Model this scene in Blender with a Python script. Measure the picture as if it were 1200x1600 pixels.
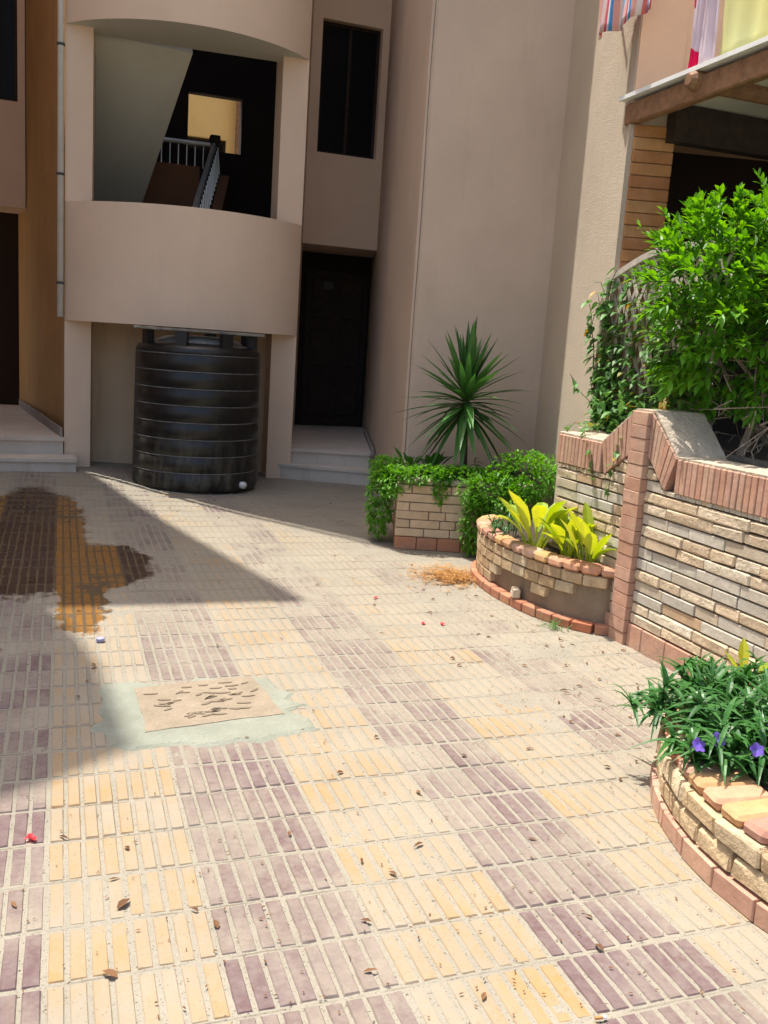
import bpy, math, random
from mathutils import Vector, Matrix
random.seed(7)
R = math.radians
scene = bpy.context.scene
for o in list(bpy.data.objects):
    bpy.data.objects.remove(o)
COL = scene.collection

# ---------------------------------------------------------------- camera
F_PX, CAM_H = 1421.0, 1.5
PIT, ROL, YAW = .1764, .0662, .347
cp, sp = math.cos(PIT), math.sin(PIT)
FW = Vector((math.sin(YAW) * cp, math.cos(YAW) * cp, -sp))
_r0 = Vector((math.cos(YAW), -math.sin(YAW), 0))
_u0 = _r0.cross(FW)
RT = _r0 * math.cos(ROL) + _u0 * math.sin(ROL)
UP = -_r0 * math.sin(ROL) + _u0 * math.cos(ROL)
cam = bpy.data.objects.new('camera', bpy.data.cameras.new('camera'))
COL.objects.link(cam)
cam.data.sensor_width = 36
cam.data.lens = F_PX / 1600 * 36
cam.data.clip_start = .05
cam.data.clip_end = 3000
m = Matrix((RT, UP, -FW)).transposed().to_4x4()
m.translation = (0, 0, CAM_H)
cam.matrix_world = m
scene.camera = cam

# ---------------------------------------------------------------- sky, sun, exposure
SUN_EL = R(70)
TO_SUN = Vector((-.553 * math.cos(SUN_EL), .833 * math.cos(SUN_EL), math.sin(SUN_EL))).normalized()
world = bpy.data.worlds.new('World')
scene.world = world
world.use_nodes = True
wn = world.node_tree
sky = wn.nodes.new('ShaderNodeTexSky')
sky.sky_type = 'NISHITA'
sky.sun_disc = False
sky.sun_elevation = SUN_EL
sky.sun_rotation = math.atan2(TO_SUN.x, TO_SUN.y)
sky.dust_density = 5.0
sky.ozone_density = .8
wn.links.new(sky.outputs[0], wn.nodes['Background'].inputs[0])
wn.nodes['Background'].inputs[1].default_value = .15
sun = bpy.data.objects.new('sun', bpy.data.lights.new('sun', 'SUN'))
COL.objects.link(sun)
sun.data.energy = 3.5
sun.data.angle = R(.5)
sun.data.color = (1, .95, .86)
sun.rotation_euler = (-TO_SUN).to_track_quat('-Z', 'Y').to_euler()
vs = scene.view_settings
vs.view_transform = 'Standard'
vs.look = 'None'
vs.gamma = 1
vs.use_curve_mapping = False
vs.exposure = 1.0


# ---------------------------------------------------------------- helpers
class MB:
    def __init__(s):
        s.v, s.f, s.mi = [], [], []

    def add(s, vs_, fs, mi=0):
        b = len(s.v)
        s.v.extend(vs_)
        s.f.extend([tuple(i + b for i in f) for f in fs])
        s.mi.extend([mi] * len(fs))

    def prism(s, poly, z0, z1, mi=0):
        a = sum(poly[i][0] * poly[(i + 1) % len(poly)][1] - poly[(i + 1) % len(poly)][0] * poly[i][1] for i in range(len(poly)))
        if a < 0:
            poly = poly[::-1]
        n = len(poly)
        vs_ = [(p[0], p[1], z0) for p in poly] + [(p[0], p[1], z1) for p in poly]
        fs = [tuple(range(n))[::-1], tuple(range(n, 2 * n))] + [(i, (i + 1) % n, n + (i + 1) % n, n + i) for i in range(n)]
        s.add(vs_, fs, mi)

    def box(s, lo, hi, mi=0, M=None):
        vs_ = [Vector((x, y, z)) for z in (lo[2], hi[2]) for x, y in ((lo[0], lo[1]), (hi[0], lo[1]), (hi[0], hi[1]), (lo[0], hi[1]))]
        if M is not None:
            vs_ = [M @ v for v in vs_]
        s.add([tuple(v) for v in vs_], [(3, 2, 1, 0), (4, 5, 6, 7), (0, 1, 5, 4), (1, 2, 6, 5), (2, 3, 7, 6), (3, 0, 4, 7)], mi)

    def wall(s, p, q, t, z0, z1, holes=(), mi=0):
        """wall along p>q, thickness t to the left of the direction, with rectangular holes (u0,u1,z0,z1)"""
        p, q = Vector(p), Vector(q)
        d = q - p
        L = d.length
        d /= L
        nn = Vector((-d.y, d.x)) * t
        us = sorted({0, L} | {h[0] for h in holes} | {h[1] for h in holes})
        for a, b in zip(us, us[1:]):
            cuts = sorted([(h[2], h[3]) for h in holes if h[0] <= a + 1e-6 and h[1] >= b - 1e-6])
            z = z0
            for c in cuts + [(z1, z1)]:
                if c[0] > z + 1e-6:
                    P = [p + d * a, p + d * b, p + d * b + nn, p + d * a + nn]
                    s.prism([(w.x, w.y) for w in P], z, c[0], mi)
                z = c[1]

    def tube(s, pts, rad, n=6, mi=0, caps=True):
        pts = [Vector(p) for p in pts]
        if not isinstance(rad, (list, tuple)):
            rad = [rad] * len(pts)
        vs_, fs = [], []
        for i, p in enumerate(pts):
            t = (pts[min(i + 1, len(pts) - 1)] - pts[max(i - 1, 0)]).normalized()
            a = t.cross(Vector((0, 0, 1)) if abs(t.z) < .9 else Vector((1, 0, 0))).normalized()
            b = t.cross(a)
            for k in range(n):
                an = 2 * math.pi * k / n
                vs_.append(tuple(p + (a * math.cos(an) + b * math.sin(an)) * rad[i]))
        for i in range(len(pts) - 1):
            for k in range(n):
                k2 = (k + 1) % n
                fs.append((i * n + k, i * n + k2, (i + 1) * n + k2, (i + 1) * n + k))
        if caps:
            fs.append(tuple(range(n))[::-1])
            fs.append(tuple(range((len(pts) - 1) * n, len(pts) * n)))
        s.add(vs_, fs, mi)

    def lathe(s, prof, c, n=48, mi=0):
        vs_, fs = [], []
        for r, z in prof:
            for k in range(n):
                a = 2 * math.pi * k / n
                vs_.append((c[0] + r * math.cos(a), c[1] + r * math.sin(a), c[2] + z))
        for i in range(len(prof) - 1):
            for k in range(n):
                k2 = (k + 1) % n
                fs.append((i * n + k, i * n + k2, (i + 1) * n + k2, (i + 1) * n + k))
        if prof[0][0] > 1e-4:
            fs.append(tuple(range(n))[::-1])
        if prof[-1][0] > 1e-4:
            fs.append(tuple(range((len(prof) - 1) * n, len(prof) * n)))
        s.add(vs_, fs, mi)

    def leaf(s, base, d, L, W, droop=.2, segs=3, fold=.25, prof=None, mi=0, up=Vector((0, 0, 1))):
        d = d.normalized()
        side = d.cross(up)
        if side.length < .05:
            side = d.cross(Vector((1, .3, 0)))
        side.normalize()
        nrm = side.cross(d).normalized()
        prof = prof or [.35, 1, .75, 0]
        n = len(prof) - 1
        vs_ = []
        for i in range(n + 1):
            t = i / n
            c = base + d * (L * t) - Vector((0, 0, 1)) * (droop * L * t * t)
            w = prof[i] * W / 2
            vs_ += [tuple(c - side * w + nrm * fold * w), tuple(c), tuple(c + side * w + nrm * fold * w)]
        fs = []
        for i in range(n):
            a, b = i * 3, i * 3 + 3
            if prof[i + 1] == 0:
                fs += [(a, a + 1, b + 1), (a + 1, a + 2, b + 1)]
            else:
                fs += [(a, a + 1, b + 1, b), (a + 1, a + 2, b + 2, b + 1)]
        s.add(vs_, fs, mi)

    def mesh(s, name, mats, smooth=False):
        me = bpy.data.meshes.new(name)
        me.from_pydata([tuple(v) for v in s.v], [], s.f)
        mats = mats if isinstance(mats, (list, tuple)) else [mats]
        for k in mats:
            me.materials.append(k)
        if len(mats) > 1:
            me.polygons.foreach_set('material_index', s.mi)
        if smooth:
            me.polygons.foreach_set('use_smooth', [True] * len(me.polygons))
        me.update()
        return me

    def build(s, name, mats, parent=None, smooth=False):
        return link(name, s.mesh(name, mats, smooth), parent)


def link(name, me, parent=None):
    o = bpy.data.objects.new(name, me)
    COL.objects.link(o)
    if parent is not None:
        o.parent = parent
        o.matrix_parent_inverse = PINV[parent.name] if parent.name in PINV else Matrix()
    return o


PINV = {}


def tag(o, label=None, cat=None, group=None, kind=None):
    if label: o['label'] = label
    if cat: o['category'] = cat
    if group: o['group'] = group
    if kind: o['kind'] = kind
    return o


def thing(name, loc, label, cat, group=None):
    o = bpy.data.objects.new(name, None)
    COL.objects.link(o)
    o.location = loc
    o.empty_display_size = .1
    PINV[o.name] = Matrix.Translation(-Vector(loc))
    return tag(o, label, cat, group)


def chamfer_box(w, d, h, c, jit=0.0, rng=random):
    """box centred at the origin with chamfered edges; jitter roughens it"""
    vs_, idx = [], {}
    for sx in (-1, 1):
        for sy in (-1, 1):
            for sz in (-1, 1):
                for ax in range(3):
                    p = [sx * (w / 2 - c), sy * (d / 2 - c), sz * (h / 2 - c)]
                    p[ax] += (sx, sy, sz)[ax] * c
                    p = [q + rng.uniform(-jit, jit) for q in p]
                    idx[(sx, sy, sz, ax)] = len(vs_)
                    vs_.append(tuple(p))
    fs = []
    for ax in range(3):
        o1, o2 = [(1, 2), (2, 0), (0, 1)][ax]
        for s in (-1, 1):
            q = []
            for a, b in ((-1, -1), (1, -1), (1, 1), (-1, 1)):
                k = [0, 0, 0]
                k[ax], k[o1], k[o2] = s, a, b
                q.append(idx[(k[0], k[1], k[2], ax)])
            fs.append(tuple(q if s > 0 else q[::-1]))
    for ax in range(3):          # edges parallel to ax
        o1, o2 = [(1, 2), (2, 0), (0, 1)][ax]
        for a in (-1, 1):
            for b in (-1, 1):
                def key(t, f):
                    k = [0, 0, 0]
                    k[ax], k[o1], k[o2] = t, a, b
                    return idx[(k[0], k[1], k[2], f)]
                q = [key(-1, o1), key(1, o1), key(1, o2), key(-1, o2)]
                fs.append(tuple(q[::-1] if a * b > 0 else q))
    for sx in (-1, 1):
        for sy in (-1, 1):
            for sz in (-1, 1):
                q = [idx[(sx, sy, sz, k)] for k in range(3)]
                fs.append(tuple(q if sx * sy * sz > 0 else q[::-1]))
    return vs_, fs


def cbox_mesh(name, w, d, h, c, mat_, jit=0.0):
    b = MB()
    b.add(*chamfer_box(w, d, h, c, jit))
    return b.mesh(name, mat_)


def place(name, me, M4, parent):
    o = link(name, me, parent)
    o.matrix_basis = M4
    return o


def TR(x, y, z, rz=0, rx=0, ry=0):
    return Matrix.Translation((x, y, z)) @ Matrix.Rotation(rz, 4, 'Z') @ Matrix.Rotation(ry, 4, 'Y') @ Matrix.Rotation(rx, 4, 'X')


def pix(px, py, z):
    d = RT * (px - 600) - UP * (py - 800) + FW * F_PX
    t = (z - CAM_H) / d.z
    return Vector((0, 0, CAM_H)) + d * t


# ---------------------------------------------------------------- materials
class NT:
    def __init__(s, name):
        s.m = bpy.data.materials.new(name)
        s.m.use_nodes = True
        s.t = s.m.node_tree
        s.b = s.t.nodes['Principled BSDF']
        s.out = s.t.nodes['Material Output']

    def n(s, typ, **kw):
        nd = s.t.nodes.new('ShaderNode' + typ)
        for k, v in kw.items():
            setattr(nd, k, v)
        return nd

    def set(s, sock, v):
        if hasattr(v, 'is_linked'):
            s.t.links.new(v, sock)
        elif isinstance(v, (tuple, list)) and len(v) == 3 and sock.type == 'RGBA':
            sock.default_value = (*v, 1)
        else:
            sock.default_value = v

    def pos(s):
        return s.n('NewGeometry').outputs['Position']

    def obj(s):
        return s.n('TexCoord').outputs['Object']

    def scale(s, vec, sc):
        k = s.n('Mapping')
        s.set(k.inputs['Vector'], vec)
        k.inputs['Scale'].default_value = sc if isinstance(sc, tuple) else (sc, sc, sc)
        return k.outputs[0]

    def noise(s, vec, sc, det=4, rough=.55, dist=0):
        k = s.n('TexNoise')
        s.set(k.inputs['Vector'], vec)
        k.inputs['Scale'].default_value = sc
        k.inputs['Detail'].default_value = det
        k.inputs['Roughness'].default_value = rough
        k.inputs['Distortion'].default_value = dist
        return k.outputs['Fac']

    def ramp(s, f, a, b, lo=0., hi=1.):
        k = s.n('MapRange')
        s.set(k.inputs[0], f)
        k.inputs[1].default_value, k.inputs[2].default_value = a, b
        k.inputs[3].default_value, k.inputs[4].default_value = lo, hi
        return k.outputs[0]

    def math(s, op, a, b=0., clamp=False):
        k = s.n('Math', operation=op, use_clamp=clamp)
        s.set(k.inputs[0], a)
        s.set(k.inputs[1], b)
        return k.outputs[0]

    def mix(s, f, a, b, typ='MIX'):
        k = s.n('Mix', data_type='RGBA', blend_type=typ)
        s.set(k.inputs[0], f)
        s.set(k.inputs[6], a)
        s.set(k.inputs[7], b)
        return k.outputs[2]

    def hsv(s, col, h=.5, sa=1., v=1.):
        k = s.n('HueSaturation')
        s.set(k.inputs['Hue'], h)
        s.set(k.inputs['Saturation'], sa)
        s.set(k.inputs['Value'], v)
        s.set(k.inputs['Color'], col)
        return k.outputs[0]

    def bump(s, h, st=.3, dist=.01):
        k = s.n('Bump')
        k.inputs['Strength'].default_value = st
        k.inputs['Distance'].default_value = dist
        s.set(k.inputs['Height'], h)
        s.set(s.b.inputs['Normal'], k.outputs[0])

    def fin(s, col, rough=.85, spec=.25):
        s.set(s.b.inputs['Base Color'], col)
        s.set(s.b.inputs['Roughness'], rough)
        s.b.inputs['Specular IOR Level'].default_value = spec
        return s.m


def plaster(name, col, var=.10, bscale=90, bst=.25, bdist=.004, stain=.25, stain_col=(.25, .19, .14), big=1.3, rough=.9):
    t = NT(name)
    p = t.pos()
    a = t.noise(p, big, 6, .6)
    c = t.mix(t.ramp(a, .3, .7), tuple(x * (1 - var) for x in col), tuple(min(1, x * (1 + var)) for x in col))
    st = t.noise(t.scale(p, (3, 3, .5)), 1.6, 6, .65)
    c = t.mix(t.math('MULTIPLY', t.ramp(st, .55, .8), stain), c, stain_col)
    fine = t.noise(p, bscale, 3, .6)
    c = t.mix(t.ramp(fine, .3, .75, 0, .18), c, tuple(x * .75 for x in col))
    h = t.math('ADD', fine, t.math('MULTIPLY', t.noise(p, 9, 4), .7))
    t.bump(h, bst, bdist)
    return t.fin(c, rough)


def masonry(name, cols, rnd=.35, bst=.4, bscale=45, bdist=.006, dirt=.35, dirt_col=(.42, .36, .27), rough=.9):
    """stone or brick: tint picked per object, mottled, chipped"""
    t = NT(name)
    p = t.pos()
    info = t.n('ObjectInfo')
    rr = info.outputs['Random']
    k = t.n('ValToRGB')
    k.color_ramp.interpolation = 'LINEAR'
    els = k.color_ramp.elements
    while len(els) < len(cols):
        els.new(.5)
    for i, cc in enumerate(cols):
        els[i].position = i / max(1, len(cols) - 1)
        els[i].color = (*cc, 1)
    t.set(k.inputs[0], rr)
    c = k.outputs[0]
    a = t.noise(p, 14, 6, .65)
    c = t.hsv(c, .5, 1, t.ramp(a, .25, .8, 1 - rnd * .7, 1 + rnd * .6))
    d = t.noise(p, 5, 5, .6)
    c = t.mix(t.ramp(d, .48, .75, 0, dirt), c, dirt_col)
    sp_ = t.noise(p, bscale * 2.5, 2, .6)
    c = t.mix(t.ramp(sp_, .58, .72, 0, .3), c, (.2, .15, .1))
    h = t.math('ADD', t.noise(p, bscale, 5, .65), t.math('MULTIPLY', t.noise(p, bscale * .3, 3), 1.2))
    t.bump(h, bst, bdist)
    return t.fin(c, rough)


def simple(name, col, rough=.6, var=.12, sc=12, bst=.15, spec=.3, metal=0.):
    t = NT(name)
    p = t.pos()
    a = t.noise(p, sc, 5, .6)
    c = t.mix(t.ramp(a, .3, .7), tuple(x * (1 - var) for x in col), tuple(min(1, x * (1 + var)) for x in col))
    if bst:
        t.bump(t.noise(p, sc * 6, 3), bst, .003)
    t.b.inputs['Metallic'].default_value = metal
    return t.fin(c, rough, spec)


def leafmat(name, dark, light, trans=.35, rough=.45, old=None):
    t = NT(name)
    isl = t.n('NewGeometry').outputs['Random Per Island']
    rn = t.math('FRACT', t.math('ADD', isl, t.n('ObjectInfo').outputs['Random']))
    c = t.mix(t.ramp(rn, 0, 1), dark, light)
    c = t.mix(t.ramp(t.noise(t.pos(), 5, 2), .35, .7, 0, .55), c, tuple((a + b) * .5 for a, b in zip(dark, light)))
    if old:
        c = t.mix(t.ramp(rn, .93, .97), c, old)
    t.fin(c, rough, .4)
    tr = t.n('BsdfTranslucent')
    t.set(tr.inputs[0], t.hsv(c, .485, 1.1, 1.5))
    mx = t.n('MixShader')
    mx.inputs[0].default_value = trans
    t.t.links.new(t.b.outputs[0], mx.inputs[1])
    t.t.links.new(tr.outputs[0], mx.inputs[2])
    t.t.links.new(mx.outputs[0], t.out.inputs[0])
    return t.m


PXT, PYT = .203, .21          # paving tile pitch
X0T, Y0T = -.035, 1.79        # a stripe edge and a row edge
DUST = (.285, .248, .192)


def wet_mask(t, p):
    dn = t.n('TexNoise')
    t.set(dn.inputs['Vector'], p)
    dn.inputs['Scale'].default_value = 4.5
    dn.inputs['Detail'].default_value = 8
    dn.inputs['Roughness'].default_value = .72
    off = t.n('VectorMath', operation='SUBTRACT')
    t.set(off.inputs[0], dn.outputs['Color'])
    off.inputs[1].default_value = (.5, .5, .5)
    sc = t.n('VectorMath', operation='MULTIPLY')
    t.set(sc.inputs[0], off.outputs[0])
    sc.inputs[1].default_value = (.34, 1.0, 0)
    ad = t.n('VectorMath', operation='ADD')
    t.set(ad.inputs[0], p)
    t.set(ad.inputs[1], sc.outputs[0])
    best = None
    for cx, cy, rx, ry in ((-.22, 7.3, .42, 1.55), (.16, 6.05, .42, .62), (.11, 5.2, .14, .62), (-.2, 6.0, .34, .75)):
        a = t.n('VectorMath', operation='SUBTRACT')
        t.set(a.inputs[0], ad.outputs[0])
        a.inputs[1].default_value = (cx, cy, 0)
        b = t.n('VectorMath', operation='MULTIPLY')
        t.set(b.inputs[0], a.outputs[0])
        b.inputs[1].default_value = (1 / rx, 1 / ry, 0)
        l = t.n('VectorMath', operation='LENGTH')
        t.set(l.inputs[0], b.outputs[0])
        v = l.outputs['Value']
        best = v if best is None else t.math('MINIMUM', best, v)
    return t.ramp(best, 1.03, .93)


def tile_mat(name, cols, wetcol, dustamt):
    t = NT(name)
    p = t.pos()
    sub = t.n('VectorMath', operation='SUBTRACT')
    t.set(sub.inputs[0], p)
    sub.inputs[1].default_value = (X0T, Y0T, 0)
    def cell(sx, sy):
        fl = t.n('VectorMath', operation='FLOOR')
        t.set(fl.inputs[0], t.scale(sub.outputs[0], (1 / sx, 1 / sy, 0)))
        w = t.n('TexWhiteNoise', noise_dimensions='2D')
        t.set(w.inputs['Vector'], fl.outputs[0])
        return w.outputs['Value']
    bar, til = cell(PXT / 4, PYT), cell(PXT, PYT)
    c = t.mix(bar, cols[0], cols[1])
    c = t.mix(t.ramp(t.noise(p, 26, 6, .7), .3, .75), c, cols[2])
    # sandy dust lying on the tiles: broad drifts, per tile, per bar and fine speckle
    d = t.math('ADD', t.math('MULTIPLY', t.noise(p, 2.1, 6, .65), 1.9), t.math('MULTIPLY', til, .34))
    d = t.math('ADD', d, t.math('MULTIPLY', bar, .20))
    d = t.math('ADD', d, t.math('MULTIPLY', t.noise(p, 34, 5, .72), .85))
    sy_ = t.n('SeparateXYZ')
    t.set(sy_.inputs[0], p)
    d = t.math('ADD', d, t.ramp(sy_.outputs['Y'], 2.4, 5.5, 0, .32))
    d = t.math('ADD', d, t.ramp(sy_.outputs['X'], 1.5, 2.8, 0, .42))
    d = t.ramp(d, 1.42 - dustamt, 2.15 - dustamt, .10, .96)
    dcol = t.mix(t.ramp(t.noise(p, 3, 5, .6), .3, .7), tuple(x * .95 for x in DUST), tuple(x * 1.08 for x in DUST))
    dry = t.mix(d, c, dcol)
    dry = t.mix(t.ramp(t.noise(p, 130, 2), .62, .72, 0, .5), dry, tuple(x * .45 for x in DUST))
    dry = t.mix(t.ramp(t.noise(p, 6.5, 5, .7), .735, .76, 0, .8), dry, (.46, .43, .38))
    w = wet_mask(t, p)
    wc = t.mix(t.ramp(t.noise(p, 20, 4), .3, .7), wetcol, tuple(x * .7 for x in wetcol))
    wc = t.mix(t.math('MULTIPLY', d, .25), wc, tuple(x * .3 for x in DUST))
    col = t.mix(w, dry, wc)
    t.bump(t.noise(p, 70, 4, .65), .25, .003)
    return t.fin(col, t.ramp(w, 0, 1, .9, .38), .3)


def sand_mat():
    t = NT('sandy_grout')
    p = t.pos()
    c = t.mix(t.ramp(t.noise(p, 3, 5, .6), .3, .7), (.252, .231, .185), (.302, .275, .22))
    c = t.mix(t.ramp(t.noise(p, 60, 4, .7), .5, .72, 0, .5), c, (.21, .185, .145))
    sxyz = t.n('SeparateXYZ')
    t.set(sxyz.inputs[0], p)
    fy = t.math('FRACT', t.math('ADD', t.math('DIVIDE', t.math('SUBTRACT', sxyz.outputs['Y'], Y0T), PYT), t.math('MULTIPLY', t.noise(p, 11, 3), .03)))
    ln = t.math('MULTIPLY', t.ramp(t.math('ABSOLUTE', t.math('SUBTRACT', fy, .015)), .022, .006), t.ramp(t.noise(p, 5, 4), .46, .58))
    c = t.mix(t.math('MULTIPLY', ln, .75), c, (.13, .105, .08))
    c = t.mix(t.ramp(t.noise(p, 150, 3, .7), .58, .66, 0, .75), c, (.09, .075, .055))
    c = t.mix(t.ramp(t.noise(p, 75, 2), .66, .70, 0, .8), c, (.06, .048, .035))
    w = wet_mask(t, p)
    c = t.mix(w, c, (.10, .07, .04))
    t.bump(t.noise(p, 120, 4, .7), .5, .004)
    return t.fin(c, t.ramp(w, 0, 1, .95, .5), .2)


M_sand = sand_mat()
M_yellow = tile_mat('yellow_tile', [(.345, .195, .056), (.35, .225, .09), (.31, .222, .125)], (.30, .13, .015), .20)
M_purple = tile_mat('purple_tile', [(.095, .040, .047), (.125, .075, .083), (.18, .140, .138)], (.05, .02, .013), .02)
M_bay = plaster('peach_render', (.76, .575, .42), .05, 140, .10, .002, .12, (.42, .29, .22))
M_wing = plaster('beige_stucco', (.56, .44, .34), .08, 70, .45, .006, .35, (.36, .27, .20))
M_stucco = plaster('rough_stucco', (.52, .44, .34), .08, 120, .8, .010, .2, (.4, .3, .22))
M_upper = plaster('bounce_warm_peach_render', (.74, .47, .29), .08, 90, .3, .004, .4, (.45, .28, .18))  # peach render with the warm bounce light put into its colour
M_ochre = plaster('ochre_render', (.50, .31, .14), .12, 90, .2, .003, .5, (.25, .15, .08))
M_under = plaster('cream_render', (.62, .46, .30), .10, 90, .2, .003, .5, (.33, .23, .14))
M_soffit = plaster('white_soffit', (.62, .62, .54), .04, 120, .1, .002, .1)
M_inner = plaster('interior_shade_brown', (.028, .018, .013), .2, 60, .2, .003, .3, (.02, .015, .01))  # near-black brown, interior darkness put into the wall colour
M_brownwall = plaster('brown_paint', (.16, .075, .04), .12, 60, .2, .003, .2, (.08, .04, .02))
M_farwall = plaster('yellow_ochre_wall', (.80, .58, .24), .08, 60, .2, .003, .2, (.5, .33, .12))
M_marble = plaster('worn_marble', (.60, .53, .45), .10, 60, .15, .002, .6, (.36, .29, .22), 3, .55)
M_skirt = plaster('grey_skirting', (.34, .31, .29), .1, 60, .15, .002, .3, (.2, .17, .15))
M_cement = plaster('cement', (.44, .39, .31), .15, 60, .7, .008, .5, (.26, .21, .15), 4)
M_topcem = plaster('pale_cement', (.46, .39, .30), .22, 45, 1., .012, .9, (.24, .18, .13), 7)
M_greencem = plaster('greenish_cement', (.25, .262, .21), .15, 70, .9, .008, .9, (.29, .255, .195), 5)
M_cover = plaster('sandy_cover', (.285, .232, .168), .14, 60, 1., .010, .7, (.22, .175, .125), 7)
M_imprint = plaster('imprint', (.20, .155, .11), .14, 60, .8, .006, .4, (.22, .17, .12), 7)
M_joint = simple('dark_joint', (.13, .095, .065), .9, .3, 20, .4)
M_stone = masonry('cream_stone', [(.62, .50, .35), (.56, .43, .29), (.66, .58, .45), (.60, .46, .30)], .35, .9, 38, .012)
M_grey = masonry('grey_stone', [(.48, .45, .38), (.56, .52, .44), (.50, .42, .31)], .25, .5, 45, .006)
M_tan = masonry('tan_stone', [(.52, .38, .22), (.58, .44, .27), (.46, .32, .18), (.60, .49, .33)], .4, .9, 38, .012, .3)
M_shadecem = plaster('shaded_brown_cement', (.27, .205, .14), .2, 60, .8, .008, .6, (.16, .11, .07), 5)  # cement made darker and browner, niche shade put into the colour
M_flat = masonry('sawn_stone', [(.56, .41, .27), (.60, .47, .32), (.50, .35, .22), (.62, .46, .30)], .25, .35, 45, .004)
M_terra = masonry('terracotta', [(.45, .17, .09), (.40, .18, .11), (.48, .22, .12)], .3, .4, 45, .005, .35)
M_pink = masonry('pink_brick', [(.52, .29, .20), (.46, .27, .20), (.55, .35, .25), (.44, .24, .16)], .3, .45, 45, .005, .4)
M_coping = masonry('salmon_coping', [(.50, .20, .10), (.54, .30, .19), (.55, .33, .14), (.34, .15, .11), (.56, .36, .25)], .3, .5, 40, .006, .3, (.50, .40, .30))
M_clad = masonry('orange_cladding', [(.44, .20, .07), (.36, .15, .06), (.50, .26, .10), (.26, .11, .05)], .35, .4, 45, .004, .2)
M_tank = None
M_soil = simple('soil', (.055, .04, .028), .95, .3, 30, .8)
M_wood = simple('brown_timber', (.24, .13, .07), .7, .3, 18, .4)
M_darkwood = simple('dark_timber', (.035, .024, .018), .75, .3, 18, .3)
M_lat = simple('weathered_lattice', (.48, .43, .37), .8, .2, 20, .3)
M_plank = simple('grey_plank', (.22, .20, .17), .85, .3, 14, .4)
M_white = simple('white_sheet', (.74, .75, .74), .5, .06, 8, .1)
M_pvc = simple('white_pvc', (.62, .61, .56), .45, .1, 6, .05)
M_steel = simple('pale_steel', (.50, .50, .49), .35, .1, 10, .05, .4, .6)
M_iron = simple('dark_metal', (.06, .065, .065), .5, .2, 14, .1)
M_glass = simple('dark_glass', (.008, .008, .008), .35, .1, 4, 0, .15)
M_trunk = simple('brown_stem', (.10, .075, .05), .9, .3, 30, .6)
M_twig = simple('grey_twig', (.30, .24, .18), .9, .3, 30, .5)
M_black = simple('black_plastic', (.012, .012, .013), .42, .2, 8, .1, .4)
M_dusty = simple('dusty_black_plastic', (.15, .15, .14), .7, .35, 12, .2)
M_bush = leafmat('bush_leaf', (.045, .17, .012), (.16, .40, .03), .40)
M_vine = leafmat('vine_leaf', (.045, .14, .025), (.15, .32, .08), .3, .5, (.35, .22, .03))
M_yucca = leafmat('yucca_leaf', (.028, .095, .018), (.075, .21, .045), .12, .4)
M_trail = leafmat('trailing_leaf', (.07, .22, .015), (.17, .42, .04), .35)
M_broad = leafmat('yellow_green_leaf', (.20, .36, .03), (.56, .58, .06), .35)
M_broaddark = leafmat('deep_green_leaf', (.03, .12, .015), (.07, .22, .03), .3)
M_ruel = leafmat('narrow_dark_leaf', (.018, .085, .016), (.065, .20, .045), .25, .4)
M_purplef = leafmat('purple_petal', (.18, .10, .55), (.30, .18, .75), .35)
M_redf = leafmat('red_petal', (.65, .02, .03), (.75, .05, .06), .3)
M_dry = leafmat('dry_leaf', (.10, .05, .025), (.24, .12, .05), .15, .8)
M_straw = leafmat('straw', (.38, .18, .04), (.50, .28, .09), .2, .8)


def tankmat():
    t = NT('tank_plastic')
    p = t.pos()
    sepz = t.n('SeparateXYZ')
    t.set(sepz.inputs[0], p)
    c = t.mix(t.noise(p, 6, 4), (.004, .004, .0045), (.010, .010, .010))
    lowz = t.ramp(sepz.outputs['Z'], .75, .05, 0, 1)
    d = t.math('MULTIPLY', t.ramp(t.noise(t.scale(p, (9, 9, 2.5)), 1, 7, .7), .45, .75), t.ramp(lowz, 0, 1, .06, .75))
    c = t.mix(d, c, (.16, .145, .10))
    c = t.mix(t.ramp(t.noise(p, 60, 3), .66, .74, 0, .35), c, (.2, .19, .17))
    t.bump(t.noise(p, 10, 3), .12, .006)
    return t.fin(c, t.ramp(d, 0, .6, .36, .8), .45)


M_tank = tankmat()


# ---------------------------------------------------------------- ground and paving
def ss(a, b, x):
    x = min(1, max(0, (x - a) / (b - a)))
    return x * x * (3 - 2 * x)


def zg(x, y):
    return .07 * ss(7.3, 9.9, y) * (1 - ss(.3, 2.2, x))


b = MB()
b.add([(-600, -600, -.05), (600, -600, -.05), (600, 600, -.05), (-600, 600, -.05)], [(0, 1, 2, 3)])
tag(b.build('ground', M_sand), 'bare sandy ground running out beyond the courtyard', 'ground', kind='structure')

from mathutils import noise as mn


def frange(a, b_, st):
    n_ = int(round((b_ - a) / st))
    return [a + (b_ - a) * k_ / n_ for k_ in range(n_)]


def sand_z(x, y):
    """sand swept over the tiles: mostly just under the ribs, here and there burying them"""
    v = Vector((x, y, 0))
    h = .0028 * mn.noise(v * 2.3) + .0026 * mn.noise(v * 9 + Vector((5, 3, 1))) + .0018 * mn.noise(v * 26)
    return -.0006 + h + .0012 * ss(2.4, 5.0, y) + .0018 * ss(1.5, 2.6, x)


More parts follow.
